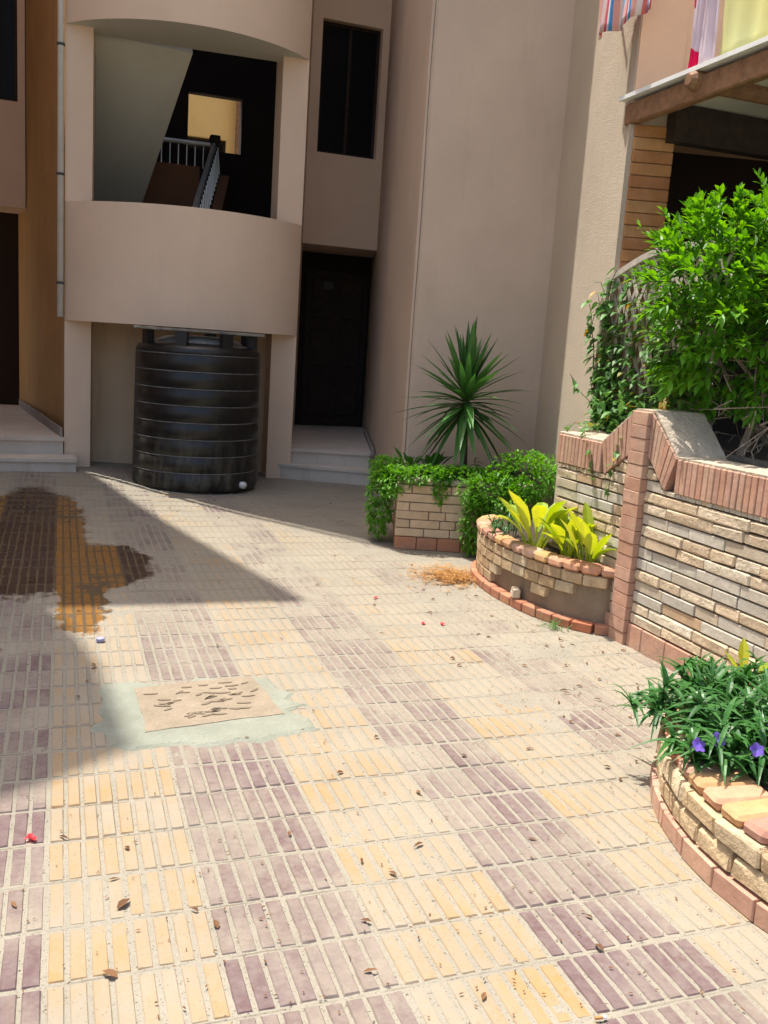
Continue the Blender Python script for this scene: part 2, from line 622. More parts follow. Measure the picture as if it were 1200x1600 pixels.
b = MB()
xs = frange(-4, -.9, .3) + frange(-.9, 3.02, .02) + frange(3.02, 4.6, .3) + [4.6]
ys_ = frange(-3, 1.3, .3) + frange(1.3, 10.2, .02) + [10.2, 10.6, 11]
nx, ny = len(xs) - 1, len(ys_) - 1
for y in ys_:
    for x in xs:
        b.v.append((x, y, zg(x, y) + sand_z(x, y)))
for j in range(ny):
    for i in range(nx):
        a = j * (nx + 1) + i
        b.f.append((a, a + 1, a + nx + 2, a + nx + 1))
b.mi = [0] * len(b.f)
pave = tag(b.build('pavement', M_sand, None, True), 'sandy courtyard pavement of yellow and purple striped tiles', 'pavement', kind='structure')


def tile_bars(mb, M4, mi=0, rng=random):
    for k in range(4):
        cx = (k - 1.5) * PXT / 4 * .985
        w, l = .0425 + rng.uniform(-.003, .001), .197 + rng.uniform(-.006, .002)
        c = .0045
        vs_ = []
        for inset, z in ((0, -.004), (c, .0026)):
            for sx, sy in ((-1, -1), (1, -1), (1, 1), (-1, 1)):
                vs_.append(tuple(M4 @ Vector((cx + sx * (w / 2 - inset), sy * (l / 2 - inset), z + (rng.uniform(-.0006, .0006) if inset else 0)))))
        mb.add(vs_, [(4, 5, 6, 7), (0, 1, 5, 4), (1, 2, 6, 5), (2, 3, 7, 6), (3, 0, 4, 7)], mi)


tile_vars = {}
for ci, mt in ((0, M_yellow), (1, M_purple)):
    for k in range(5):
        mb = MB()
        tile_bars(mb, Matrix())
        tile_vars[(ci, k)] = mb.mesh('paving_tile', mt)
cells = []
for i in range(-18, 22):
    for j in range(-14, 43):
        x, y = X0T + (i + .5) * PXT, Y0T + (j + .5) * PYT
        if x > 3.05 or x < -3.2 or y > 10.5: continue
        if (x - 2.93) ** 2 + (y - 1.9) ** 2 < 1.02 ** 2: continue
        rel = Vector((x, y, 0)) - Vector((0, 0, CAM_H))
        dep = rel.dot(FW)
        vis = dep > .3 and abs(rel.dot(RT)) / dep < 610 / F_PX and abs(rel.dot(UP)) / dep < 815 / F_PX
        cells.append((not vis, rel.length, i, j, x, y))
cells.sort()
far = MB()
for n_, (nv, dist, i, j, x, y) in enumerate(cells):
    stripe = 0 if (i // 2) % 2 == 0 else 1
    M4 = TR(x + random.uniform(-.0015, .0015), y + random.uniform(-.002, .002), zg(x, y) + random.uniform(-.0008, .0012), R(random.uniform(-.5, .5)), R(random.uniform(-.15, .15)))
    if n_ < 300 and not nv:
        place('paving_tile', tile_vars[(stripe, random.randrange(5))], M4, pave)
    else:
        tile_bars(far, M4, stripe)
tag(far.build('paving_tiles', [M_yellow, M_purple], pave), kind='stuff')

# ---------------------------------------------------------------- apartment building with the open stair bay
HT = 12.0
EL = Vector((.9975, -.0707))
NL = Vector((-.0707, -.9975))
L0 = Vector((.03, 10.08))


def PB(u, v):
    q = L0 + EL * u + NL * v
    return (q.x, q.y)


WB = 2.406
A = thing('apartment_building', (1.2, 10.3, 0), 'peach rendered apartment building with curved balconies on an open stair bay', 'building')

for u0, u1 in ((0, .26), (WB - .27, WB)):
    b = MB()
    b.prism([PB(u0, 0), PB(u1, 0), PB(u1, -.5), PB(u0, -.5)], -.05, HT)
    b.build('pillar', M_bay, A)

CH, BU = WB + .0, .56
RA = (CH * CH / 4 + BU * BU) / (2 * BU)


def arc(off, n=40, bul=BU):
    h0 = math.asin(CH / 2 / RA)
    return [PB(CH / 2 + (RA + off) * math.sin(-h0 + 2 * h0 * i / n), (RA + off) * math.cos(-h0 + 2 * h0 * i / n) - (RA - BU)) for i in range(n + 1)]


for zi, zb in enumerate((1.585, 4.41, 7.24, 10.07)):
    b = MB()
    o_, i_ = arc(0), arc(-.12)
    n = len(o_)
    zt = zb + 1.165
    vs_ = [(*p, zb) for p in o_] + [(*p, zt) for p in o_] + [(*p, zb + .1) for p in i_] + [(*p, zt) for p in i_]
    fs = []
    for k in range(n - 1):
        fs += [(k, k + 1, n + k + 1, n + k), (n + k, n + k + 1, 3 * n + k + 1, 3 * n + k), (2 * n + k + 1, 2 * n + k, 3 * n + k, 3 * n + k + 1)]
    fs += [(0, n, 3 * n, 2 * n), (n - 1, 3 * n - 1, 4 * n - 1, 2 * n - 1)]
    b.add(vs_, fs)
    par = b.build('balcony_parapet', M_bay, A)
    b = MB()
    back = -.5 if zi == 0 else -.22
    b.prism([PB(.262, back), PB(WB - .272, back)] + [tuple(p) for p in arc(-.004)[::-1]], zb + .001, zb + .095)
    b.build('balcony_slab', M_bay if zi == 0 else M_soffit, A)

# recess wall behind the tank
b = MB()
b.wall(PB(.26, -.42), PB(WB - .27, -.42), .1, -.05, 1.59)
b.build('recess_wall', M_under, A)
# side walls of the stair bay, dark inside
BL1, BR1 = (-.576, 14.2), (3.45, 13.9)
lo, ro = PB(0, -.5), PB(WB, -.5)
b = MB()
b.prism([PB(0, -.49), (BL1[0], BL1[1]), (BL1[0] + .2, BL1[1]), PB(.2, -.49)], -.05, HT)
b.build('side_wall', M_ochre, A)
b = MB()
b.prism([PB(WB, -.49), (2.965, 12.0), (3.23, 13.05), BR1, (BR1[0] - .2, BR1[1]), (2.75, 12.0), PB(WB - .2, -.49)], -.05, HT)
b.build('side_wall', M_bay, A)
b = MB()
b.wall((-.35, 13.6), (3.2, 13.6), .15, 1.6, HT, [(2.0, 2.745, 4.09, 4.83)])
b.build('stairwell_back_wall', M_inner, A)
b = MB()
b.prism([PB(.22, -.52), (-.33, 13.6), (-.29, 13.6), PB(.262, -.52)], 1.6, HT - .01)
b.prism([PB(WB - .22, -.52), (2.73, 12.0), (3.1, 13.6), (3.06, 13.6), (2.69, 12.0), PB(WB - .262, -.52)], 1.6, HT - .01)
b.build('stairwell_shade_lining', M_inner, A)  # thin dark faces added inside the walls, stairwell shade in their colour
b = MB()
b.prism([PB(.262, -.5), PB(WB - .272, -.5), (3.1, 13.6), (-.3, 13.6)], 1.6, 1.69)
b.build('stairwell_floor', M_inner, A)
# stair flight seen from below: sloped soffit with steps above it
fl = [Vector((.20, 12.5, 2.86)), Vector((.90, 12.5, 2.92)), Vector((1.29, 10.38, 4.42)), Vector((.30, 10.38, 4.46))]
b = MB()
up_ = Vector((0, .10, .12))
b.add([tuple(v) for v in fl] + [tuple(v + up_) for v in fl], [(0, 1, 2, 3), (7, 6, 5, 4), (0, 4, 5, 1), (1, 5, 6, 2), (2, 6, 7, 3), (3, 7, 4, 0)])
flight = b.build('stair_flight', M_soffit, A)
for k in range(9):
    t = (k + .5) / 9
    p0, p1 = fl[0].lerp(fl[3], t), fl[1].lerp(fl[2], t)
    b = MB()
    b.box((p0.x, p0.y - .02, p0.z + .10), (p1.x, p0.y + .26, p0.z + .25))
    b.build('step', M_marble, flight)
# half landing with parapet and railing
b = MB()
b.box((.30, 12.42, 1.69), (1.67, 12.54, 3.65))
b.build('landing_parapet', M_brownwall, A)
rail = MB()
rail.tube([(.9, 12.46, 3.93), (1.82, 12.46, 3.94)], .03, 8)
rail = rail.build('railing', M_steel, A)
for k in range(8):
    b = MB()
    x = .98 + k * .105
    b.tube([(x, 12.46, 3.64), (x, 12.46, 3.92)], .008, 5)
    b.build('baluster', M_steel, rail)
b = MB()
b.tube([(1.84, 12.4, 3.93), (1.40, 10.7, 2.92)], .035, 8)
rail = b.build('railing', M_steel, A)
for k in range(15):
    t = k / 14
    p = Vector((1.88, 12.35, 3.9)).lerp(Vector((1.44, 10.7, 2.9)), t)
    b = MB()
    b.tube([p + Vector((.03, 0, -.32)), p], .009, 5)
    b.build('baluster', M_steel, rail)
b = MB()
q = [Vector((1.93, 12.4, 3.58)), Vector((1.50, 10.7, 2.56)), Vector((1.50, 10.7, 1.69)), Vector((1.93, 12.4, 1.69))]
b.add([tuple(v) for v in q] + [tuple(v + Vector((.12, 0, 0))) for v in q], [(0, 1, 2, 3), (7, 6, 5, 4), (0, 4, 5, 1), (1, 5, 6, 2), (2, 6, 7, 3), (3, 7, 4, 0)])
b.build('stair_stringer', M_brownwall, A)
b = MB()
b.box((1.80, 12.40, 1.69), (1.92, 12.56, 4.06))
b.build('newel_post', M_inner, A)

# right entrance bay: wall with window over a deep doorway
b = MB()
b.wall((2.94, 12.0), (4.06, 12.0), .2, 2.80, HT, [(.155, .955, 3.95, 5.55)])
b.build('entrance_wall', M_bay, A)
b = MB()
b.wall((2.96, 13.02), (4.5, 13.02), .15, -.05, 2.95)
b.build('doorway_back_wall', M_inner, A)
b = MB()
b.box((2.9, 12.2, 2.80), (4.4, 13.1, 2.9))
b.build('doorway_ceiling', M_bay, A)
b = MB()
b.box((3.30, 12.985, .345), (4.22, 13.015, 2.55))
door = b.build('door', M_darkwood, A)
for zz in (.5, 1.2, 1.9):
    for xx in (3.38, 3.80):
        b = MB()
        b.add(*chamfer_box(.34, .03, .55, .012))
        place('door_panel', b.mesh('door_panel', M_darkwood), Matrix.Translation((xx + .17, 12.975, zz + .275)), door)
b = MB()
b.box((3.54, 12.93, 2.30), (3.68, 13.01, 2.40))
b.build('number_plate', M_iron, A)


def window(x0, x1, y, z0, z1, parent):
    b = MB()
    for bx in (((x0, z0), (x0 + .04, z1)), ((x1 - .04, z0), (x1, z1)), ((x0 + .04, z0), (x1 - .04, z0 + .04)), ((x0 + .04, z1 - .04), (x1 - .04, z1)), (((x0 + x1) / 2 - .02, z0 + .04), ((x0 + x1) / 2 + .02, z1 - .04))):
        b.box((bx[0][0], y, bx[0][1]), (bx[1][0], y + .05, bx[1][1]))
    w = b.build('window', M_darkwood, parent)
    for a_, c_ in ((x0 + .04, (x0 + x1) / 2 - .02), ((x0 + x1) / 2 + .02, x1 - .04)):
        b = MB()
        b.box((a_, y + .02, z0 + .04), (c_, y + .028, z1 - .04))
        b.build('pane', M_glass, w)


window(3.095, 3.895, 12.10, 3.95, 5.55, A)
b = MB()
b.prism([(2.9, 12.3), (4.2, 12.3), (4.4, 12.9), (2.9, 12.9)], 3.2, 3.3)
b.prism([(2.9, 12.85), (4.4, 12.85), (4.4, 12.95), (2.9, 12.95)], 3.3, 6.5)
b.build('room_behind_window', M_inner, A)

# left entrance: wall with window set far back over another doorway
b = MB()
b.wall((-2.3, 13.4), (-.45, 13.4), .2, 3.02, HT, [(.85, 1.76, 4.33, 6.2)])
b.build('entrance_wall', M_bay, A)
window(-1.45, -.54, 13.5, 4.33, 6.2, A)
b = MB()
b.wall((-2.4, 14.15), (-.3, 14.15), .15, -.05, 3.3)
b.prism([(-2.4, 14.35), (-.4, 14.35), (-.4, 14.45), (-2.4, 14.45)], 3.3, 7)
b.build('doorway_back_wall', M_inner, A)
b = MB()
b.box((-2.4, 13.6, 3.02), (-.4, 14.3, 3.12))
b.build('doorway_ceiling', M_bay, A)
# roof
b = MB()
b.prism([PB(-.02, .02), PB(WB + .02, .02), (3.0, 12.0), (4.1, 12.0), (4.6, 14.5), (-2.4, 14.5), (-2.35, 13.38), (-.5, 13.38)], HT, HT + .15)
b.build('roof', M_bay, A)

# drain pipe on the stair bay corner
b = MB()
b.tube([(-.012, 10.03, 1.612), (-.012, 10.03, HT)], .032, 10)
pipe = tag(b.build('drain_pipe', M_pvc, None, True), 'white plastic drain pipe running down the corner of the stair bay', 'pipe')
for z in (1.95, 3.0, 4.2, 5.6, 7.4, 9.2):
    b = MB()
    b.lathe([(.032, -.012), (.039, -.012), (.039, .012), (.032, .012)], (-.012, 10.03, z), 12)
    b.build('pipe_clamp', M_iron, pipe)

# ---------------------------------------------------------------- garden wing
W = thing('garden_wing', (3.4, 6.5, 0), 'beige stuccoed wing of the building rising behind the spiky plant', 'building')
b = MB()
b.prism([(2.855, 7.535), (2.895, 7.487), (3.90, 7.05), (4.7, 6.70), (5.3, 13.4), (4.36, 13.35), (3.99, 12.0), (3.262, 9.39)], -.1, HT)
b.build('wall', M_wing, W)
b = MB()
b.prism([(3.38, 5.27), (3.66, 5.19), (4.12, 6.79), (3.91, 7.085)], -.1, HT)
b.build('pier', M_stucco, W)
b = MB()
b.prism([(3.662, 5.192), (8.0, 3.93), (8.6, 6.0), (4.12, 6.75)], 3.22, HT)
b.prism([(3.385, 5.257), (3.664, 5.176), (3.670, 5.2), (3.391, 5.281)], 3.2, HT)  # thin face added over the pier to carry the painted bounce warmth
b.build('upper_wall', M_upper, W)
b = MB()
b.wall((4.12, 6.70), (8.6, 5.7), .15, .5, 3.22)
b.build('porch_back_wall', M_inner, W)  # porch darkness is put into this wall's colour
tile = cbox_mesh('cladding_brick', .262, .035, .071, .004, M_clad, .0008)
for k in range(25):
    z = 1.09 + k * .0765
    place('cladding_brick', tile, TR(3.537 + random.uniform(-.002, .002), 5.222, z + .037, math.atan2(-.278, .96)), W)
b = MB()   # cable on the corner
b.tube([(2.868 + .004 * math.sin(z * 3), 7.500, z) for z in [.55 + .3 * k for k in range(38)]], .0025, 5)
tag(b.build('wall_cable', M_iron, None, True), 'thin dark cable running up the corner of the beige wing', 'cable')

# far ochre wall seen through the stairwell window
Fw = thing('far_building', (2.6, 18, 0), 'ochre wall of a building behind, seen through the stairwell opening', 'building')
b = MB()
b.wall((.5, 18), (6, 18), .3, -.05, 9, [(1.25, 2.4, 3.6, 5.15)])
b.build('wall', M_farwall, Fw)
window(1.75, 2.9, 18.1, 3.6, 5.15, Fw)
b = MB()
b.tube([(3.1, 17.9, 0), (3.1, 17.9, 9)], .06, 8)
b.build('downpipe', M_wood, Fw)
b = MB()
b.box((2.62, 17.75, 5.0), (2.68, 18.0, 5.05))
b.lathe([(.09, 0), (.07, .08), (.02, .12)], (2.65, 17.75, 4.92), 10)
b.build('wall_lamp', M_iron, Fw)

# neighbouring block to the left: its roof line throws the pointed shade over the paving
Nb = thing('neighbouring_block', (-4, 9, 0), 'peach apartment block left of the entrance steps', 'building')
b = MB()
b.prism([(-1.04, 8.69), (-2.14, 13.36), (-8, 13.36), (-8, 2.9), (-2.6, 6.57), (-2.40, 6.69), (-2.16, 6.87), (-2.26, 7.86), (-2.46, 8.72)], -.05, HT)
b.build('wall', M_bay, Nb)


# ---------------------------------------------------------------- entrance steps
def steps(polys, label):
    s = thing('entrance_steps', (*polys[0][0][0], 0), label, 'steps', 'entrance steps')
    for poly, z0, z1 in polys:
        b = MB()
        cx = sum(p[0] for p in poly) / len(poly)
        cy = sum(p[1] for p in poly) / len(poly)
        b.prism([(p[0], p[1] + .012) for p in poly], z0, z1 - .032)
        st = b.build('riser', M_marble, s)
        b = MB()
        b.prism([((p[0] - cx) * 1.012 + cx, p[1] - (.015 if p[1] < cy else 0)) for p in poly], z1 - .032, z1)
        b.build('tread', M_marble, s)
    return s


s1 = steps([([(2.27, 9.93), (3.235, 9.44), (3.30, 9.78), (2.43, 10.10)], -.03, .17),
            ([(2.40, 9.99), (3.30, 9.73), (3.36, 9.76), (4.33, 13.0), (3.2, 13.0), (2.962, 12.0), (2.445, 10.05)], -.03, .335)],
           'two marble steps up to the dark doorway beside the beige wing')
s2 = steps([([(-1.9, 9.55), (.145, 9.66), (.13, 10.06), (-1.9, 10.0)], -.03, .205),
            ([(-1.9, 9.93), (.02, 10.02), (.02, 10.10), (-.57, 14.1), (-2.3, 14.1)], -.03, .375)],
           'two pale marble steps beside the white drain pipe')
b = MB()
b.prism([(.012, 10.12), (-.548, 13.95), (-.568, 13.95), (-.008, 10.12)], .376, .47)
b.build('skirting', M_skirt, s2)
b = MB()
b.prism([(3.268, 9.50), (3.980, 12.0), (3.962, 12.0), (3.25, 9.50)], .336, .40)
b.build('skirting', M_skirt, s1)

# ---------------------------------------------------------------- water tank
TC = (1.29, 9.28)
T = thing('water_tank', (*TC, .02), 'tall black ribbed plastic water tank standing under the curved balcony', 'water tank')
zt0 = .02
prof = [(.55, 0), (.605, .02), (.622, .06)]
rz = []
nrib = 8
for k in range(nrib):
    z = .17 + k * .16
    prof += [(.622 - .002 * k, z + .014), (.613 - .002 * k, z + .022), (.613 - .002 * k, z + .030), (.622 - .002 * k, z + .038)]
    rz.append(z)
prof += [(.606, 1.345), (.585, 1.385), (.54, 1.405), (.40, 1.425), (.20, 1.44), (0, 1.445)]
b = MB()
b.lathe(prof, (*TC, zt0), 64)
b.build('body', M_tank, T, True)
for k, z in enumerate(rz):
    b = MB()
    r = .618 - .002 * k
    b.lathe([(r - .006, z + .020), (r + .0055, z + .0235), (r + .0055, z + .0285), (r - .006, z + .032)], (*TC, zt0), 64)
    b.build('rib', M_dusty, T, True)
b = MB()
b.lathe([(.44, 1.405), (.41, 1.44), (.33, 1.475), (.18, 1.49), (0, 1.495)], (*TC, zt0), 40)
b.build('lid', M_dusty, T, True)
for an in (20, 70, 200, 245, 290, 335):
    a = R(an)
    b = MB()
    M4 = TR(TC[0] + .54 * math.cos(a), TC[1] + .54 * math.sin(a), zt0 + 1.44, a)
    b.box((-.035, -.055, -.06), (.035, .055, .082), 0, M4)
    b.build('lifting_lug', M_black, T)
b = MB()
oa = R(-52)
op = Vector((TC[0] + .60 * math.cos(oa), TC[1] + .60 * math.sin(oa), .10))
od = Vector((math.cos(oa), math.sin(oa), 0))
b.tube([op, op + od * .06], .035, 12)
b.tube([op + od * .055, op + od * .075], .022, 10)
b.build('outlet', M_pvc, T, True)
b = MB()
b.add(*chamfer_box(1.22, .22, .022, .004, .003))
o = tag(b.build('plank', M_plank), 'weathered grey plank lying across the top of the black tank', 'plank')
o.matrix_basis = TR(1.25, 8.98, 1.556, R(-5))

# ---------------------------------------------------------------- garden wall
XW = 2.93
GW = thing('garden_wall', (3.05, 3.6, 0), 'low split stone garden wall with terracotta column and soldier brick coping', 'wall')
YC0, YC1, ZT = 4.03, 4.17, 1.27
b = MB()
prf = [(.9, -.05), (4.96, -.05), (4.96, 1.055), (4.47, 1.055), (4.18, 1.262), (4.02, 1.262), (3.80, 1.05), (.9, 1.05)]
vs_ = [(XW + .022, y, z) for y, z in prf] + [(3.20, y, z) for y, z in prf]
n = len(prf)
b.add(vs_, [tuple(range(n))[::-1], tuple(range(n, 2 * n))] + [(i, (i + 1) % n, n + (i + 1) % n, n + i) for i in range(n)])
b.build('core', M_joint, GW)
b = MB()   # cement capping
for (ya, za), (yb, zb_) in (((.9, 1.0), (3.80, 1.0)), ((3.80, 1.0), (4.02, 1.0)), ((4.47, 1.0), (4.97, 1.0))):
    pass
cap = [(.9, 1.051), (3.795, 1.051), (4.015, 1.264), (4.185, 1.264), (4.475, 1.057), (4.97, 1.057)]
for (ya, za), (yb, zb_) in zip(cap, cap[1:]):
    vs_ = [(x, y, z + dz) for dz in (0, .014) for x, y, z in ((XW - .012, ya, za), (3.22, ya, za), (3.22, yb, zb_), (XW - .012, yb, zb_))]
    b.add(vs_, [(0, 1, 2, 3), (7, 6, 5, 4), (0, 4, 5, 1), (1, 5, 6, 2), (2, 6, 7, 3), (3, 7, 4, 0)])
b.build('capping', M_topcem, GW)

meshes = {}
def bm_(key, w, d, h, c, mt, jit=0.):
    k = (key, round(w, 3), mt.name)
    if k not in meshes or (jit and random.random() < .3):
        meshes[k] = cbox_mesh(key.rstrip('0123456789'), w, d, h, c, mt, jit)
    return meshes[k]


def courses(ya, yb, z0, z1, zmaxf):
    z, row = z0, 0
    while z < z1 - .02:
        h = .0605
        kind = random.choice('ssg') if row % 3 else 'g'
        if row % 3 == 0 and random.random() < .25: kind = 's'
        y = ya
        first = True
        while y < yb - .01:
            w = random.choice((.17, .21, .26, .31, .36)) * (random.uniform(.5, 1) if first else 1)
            first = False
            w = round(min(w, yb - y), 2)
            if w < .05: w = yb - y
            ym = y + w / 2
            zm = min(zmaxf(y + .002), zmaxf(y + w - .002))
            if zm < z + h - .002 and w > .05:
                w = .04
                ym = y + w / 2
                zm = min(zmaxf(y + .002), zmaxf(y + w - .002))
            he = min(h, zm - z)
            if he > .014:
                mt = M_stone if kind == 's' else M_grey
                if random.random() < .06: mt = M_flat
                dep = .046 if kind == 's' else .038
                me = bm_('brick' if he == h else 'brick%d' % round(he * 400), max(.03, w - .003), dep, he - .0085, (.006 if kind == 's' else .003) if he > .03 else .002, mt, .0035 if kind == 's' else .001)
                place('brick', me, TR(XW + .022 - .012 + random.uniform(-.006, .003), ym, z + he / 2, R(90) + (math.pi if random.random() < .5 else 0)), GW)
            y += w
        z += h
        row += 1


def botline(y):
    if y < 3.86 or y > 4.43: return .885
    if y <= YC0: return .885 + (y - 3.86) / (YC0 - 3.86) * .155
    return .885 + (4.43 - y) / (4.43 - YC1) * .165


courses(1.9, YC0, .13, 1.1, botline)
courses(YC1, 4.95, .13, 1.1, botline)
for a_, b_ in ((1.9, YC0), (YC1, 4.95)):
    y = a_
    while y < b_ - .02:
        w = min(.2, b_ - y)
        place('skirting_tile', bm_('skirting_tile', w - .004, .06, .13, .004, M_pink, .001), TR(XW + .005, y + w / 2, .063, R(90)), GW)
        y += w
z = .0
while z < ZT - .03:
    place('column_brick', bm_('column_brick', YC1 - YC0,   .09, .0675, .002, M_pink, .0008), TR(XW - .002 + random.uniform(-.002, .002), (YC0 + YC1) / 2, z + .034, R(90) + math.pi * random.randrange(2)), GW)
    z += .0705
def cop(y, zc, ang):
    place('coping_brick', bm_('coping_brick', .0375, .05, .172, .004, M_pink, .0012), TR(XW + .004 + random.uniform(-.002, .002), y, zc, 0, ang) @ Matrix.Rotation(R(90), 4, 'Z'), GW)
y = 1.92
while y < 3.775:
    cop(y, .968, 0)
    y += .041
def strips(T0, T1, C0, C1, n):
    for k in range(n):
        t0, t1 = k / n + .012, (k + 1) / n - .012
        q = [Vector(T0).lerp(Vector(T1), t0), Vector(T0).lerp(Vector(T1), t1), Vector(C0).lerp(Vector(C1), t1), Vector(C0).lerp(Vector(C1), t0)]
        b = MB()
        jx = XW - .021 + random.uniform(-.002, .002)
        b.add([(jx, p.x, p.y) for p in q] + [(XW + .03, p.x, p.y) for p in q], [(0, 1, 2, 3), (7, 6, 5, 4), (0, 4, 5, 1), (1, 5, 6, 2), (2, 6, 7, 3), (3, 7, 4, 0)])
        b.build('coping_brick', M_pink, GW)


strips((3.79, 1.053), (4.03, 1.264), (3.86, .884), (4.03, 1.042), 7)
strips((4.17, 1.264), (4.475, 1.056), (4.17, 1.05), (4.425, .884), 8)
y = 4.485
while y < 4.96:
    cop(y, .972, 0)
    y += .041
for k in range(5):      # returned end of the coping towards the wing
    place('coping_brick', bm_('coping_brick', .0375, .05, .172, .004, M_pink, .0012), TR(2.95 + k * .041, 4.965, .972), GW)
b = MB()
b.prism([(2.99, 4.962), (3.24, 4.962), (3.46, 5.6), (3.30, 5.6)], -.05, 1.02)
b.build('wall_return', M_cement, GW)
b = MB()
b.box((3.155, 1.0, 1.068), (3.185, 3.72, 1.095))
tag(b.build('metal_rail', M_iron), 'dark metal rail lying along the garden wall coping under the bush', 'rail')

b = MB()
b.prism([(3.19, -1), (9, -1), (9, 6.7), (4.2, 6.7), (3.68, 5.24), (3.2, 4.98)], -.05, .98)
tag(b.build('terrace', M_soil), 'dark raised garden soil behind the stone wall', 'terrace', kind='structure')


# ---------------------------------------------------------------- curved planter beside the column
SP = thing('curved_planter', (2.8, 5.0, 0), 'half round brick planter with missing bricks and yellow leaved plants', 'planter')
ecx, ecy, eax, eay = 2.95, 5.0, .33, .80


def ell(s_, off=0.0):
    x, y = -eax * math.sin(s_), -eay * math.cos(s_)
    nx_, ny_ = -math.sin(s_) / eax, -math.cos(s_) / eay
    l = math.hypot(nx_, ny_)
    nx_, ny_ = nx_ / l, ny_ / l
    return ecx + x + nx_ * off, ecy + y + ny_ * off, math.atan2(ny_, nx_)


ths = [math.pi * k / 400 for k in range(401)]
cum = [0]
for a_, b_ in zip(ths, ths[1:]):
    p, q = ell(a_), ell(b_)
    cum.append(cum[-1] + math.hypot(p[0] - q[0], p[1] - q[1]))


def th_at(s_):
    for k in range(400):
        if cum[k + 1] >= s_:
            return ths[k] + (ths[k + 1] - ths[k]) * (s_ - cum[k]) / (cum[k + 1] - cum[k])
    return math.pi


LEN = cum[-1]
b = MB()
b.prism([ell(math.pi * k / 30, -.035)[:2] for k in range(31)] + [(3.1, 5.8), (3.1, 4.2)], -.02, .335)
b.build('core', M_shadecem, SP)
b = MB()
b.prism([ell(math.pi * k / 30, -.09)[:2] for k in range(31)] + [(3.3, 6.15), (3.12, 4.4)], .336, .352)
b.build('soil', M_soil, SP)


def ring_course(z0, h, w, off, dep, mt, name, test=lambda s_: True, shift=0., c=.005, jit=.002):
    n = max(1, round(LEN / w))
    w = LEN / n
    for k in range(n):
        s_ = (k + .5 + shift) * w
        if s_ > LEN - .02 or not test(s_): continue
        x, y, an = ell(th_at(s_), off - dep / 2)
        place(name, bm_(name, w - .006, dep, h - .006, c, mt, jit), TR(x, y, z0 + h / 2, an + R(90)), SP)


ring_course(0, .06, .125, .035, .07, M_terra, 'skirting_tile', jit=.001)
zc = .06
ring_course(zc, .068, .135, .0, .06, M_tan, 'brick', lambda s_: .50 < s_ < .62 or s_ > 1.05, .2)
ring_course(zc + .068, .068, .135, .0, .06, M_tan, 'brick', lambda s_: .40 < s_ < .58 or s_ > .98, .5)
ring_course(zc + .136, .068, .135, .003, .06, M_tan, 'brick', lambda s_: s_ > .32, 0)
ring_course(zc + .204, .068, .14, .006, .06, M_tan, 'brick', shift=.5)
ring_course(zc + .272, .056, .115, .018, .11, M_coping, 'coping_brick', c=.014, jit=.003)
fb = cbox_mesh('loose_brick', .075, .05, .06, .008, M_stone, .004)
o = tag(link('loose_brick', fb), 'loose pale brick lying on the ledge of the half round planter', 'brick')
o.matrix_basis = TR(2.625, 4.80, .092, R(70), R(6))

# ---------------------------------------------------------------- straight planter with the yucca
YP = thing('brick_planter', (2.8, 6.6, 0), 'brick planter with terracotta base against the beige wing', 'planter')
F0, F1 = Vector((2.407, 6.385)), Vector((3.42, 6.05))
FD = (F1 - F0).normalized()
B0 = Vector((2.82, 7.56))
SD = (B0 - F0).normalized()
def inset(p, a_, b_): return p + FD * a_ + SD * b_
b = MB()
b.prism([tuple(inset(F0, .03, .03)), tuple(F1 + SD * .03), (3.6, 6.35), (3.88, 7.03), (2.89, 7.47), tuple(B0 + FD * .03)], -.02, .50)
b.build('core', M_cement, YP)
b = MB()
b.prism([tuple(inset(F0, .10, .10)), tuple(F1 + SD * .10), (3.6, 6.35), (3.88, 7.02), (2.91, 7.45), tuple(B0 + FD * .08)], .501, .525)
b.build('soil', M_soil, YP)
angF, angS = math.atan2(FD.y, FD.x), math.atan2(SD.y, SD.x)
def run(P, D, ang, L_, z0, h, pat, mt, name, dep=.06, c=.004):
    s_, k = 0, 0
    nrm = Vector((-D.y, D.x))
    if nrm.dot(Vector((2.9, 6.8)) - P) < 0: nrm = -nrm
    while s_ < L_ - .02:
        w = min(pat[k % len(pat)], L_ - s_)
        p = P + D * (s_ + w / 2) + nrm * (dep / 2)
        place(name, bm_(name, w - .006, dep, h - .006, c, mt, .0012), TR(p.x, p.y, z0 + h / 2, ang), YP)
        s_ += w
        k += 1
for P, D, ang, L_ in ((F0, FD, angF, (F1 - F0).length), (F0 + SD * .062, SD, angS, (B0 - F0).length - .08)):
    run(P, D, ang, L_, 0, .105, [.17, .16, .18], M_terra, 'skirting_tile', .066)
    for k in range(6):
        run(P, D, ang, L_, .105 + k * .067, .067, [[.22, .20], [.11, .23, .12], [.25, .13], [.10, .24, .2], [.3, .2], [.11, .19]][k], M_flat, 'brick')
    run(P, D, ang, L_, .507, .05, [.19, .2], M_topcem, 'coping_brick', .1, .014)

# ---------------------------------------------------------------- round planter near the gate
NP_ = thing('round_planter', (2.3, 1.9, 0), 'large half round stone planter with salmon coping and purple flowers', 'planter')
ncx, ncy, nr = 2.93, 1.9, 1.11
b = MB()
b.prism([(ncx + (nr - .03) * math.cos(R(a_)), ncy + (nr - .03) * math.sin(R(a_))) for a_ in range(90, 271, 6)], -.02, .205)
b.build('core', M_cement, NP_)
b = MB()
b.prism([(ncx + (nr - .15) * math.cos(R(a_)), ncy + (nr - .15) * math.sin(R(a_))) for a_ in range(90, 271, 6)], .206, .225)
b.build('soil', M_soil, NP_)


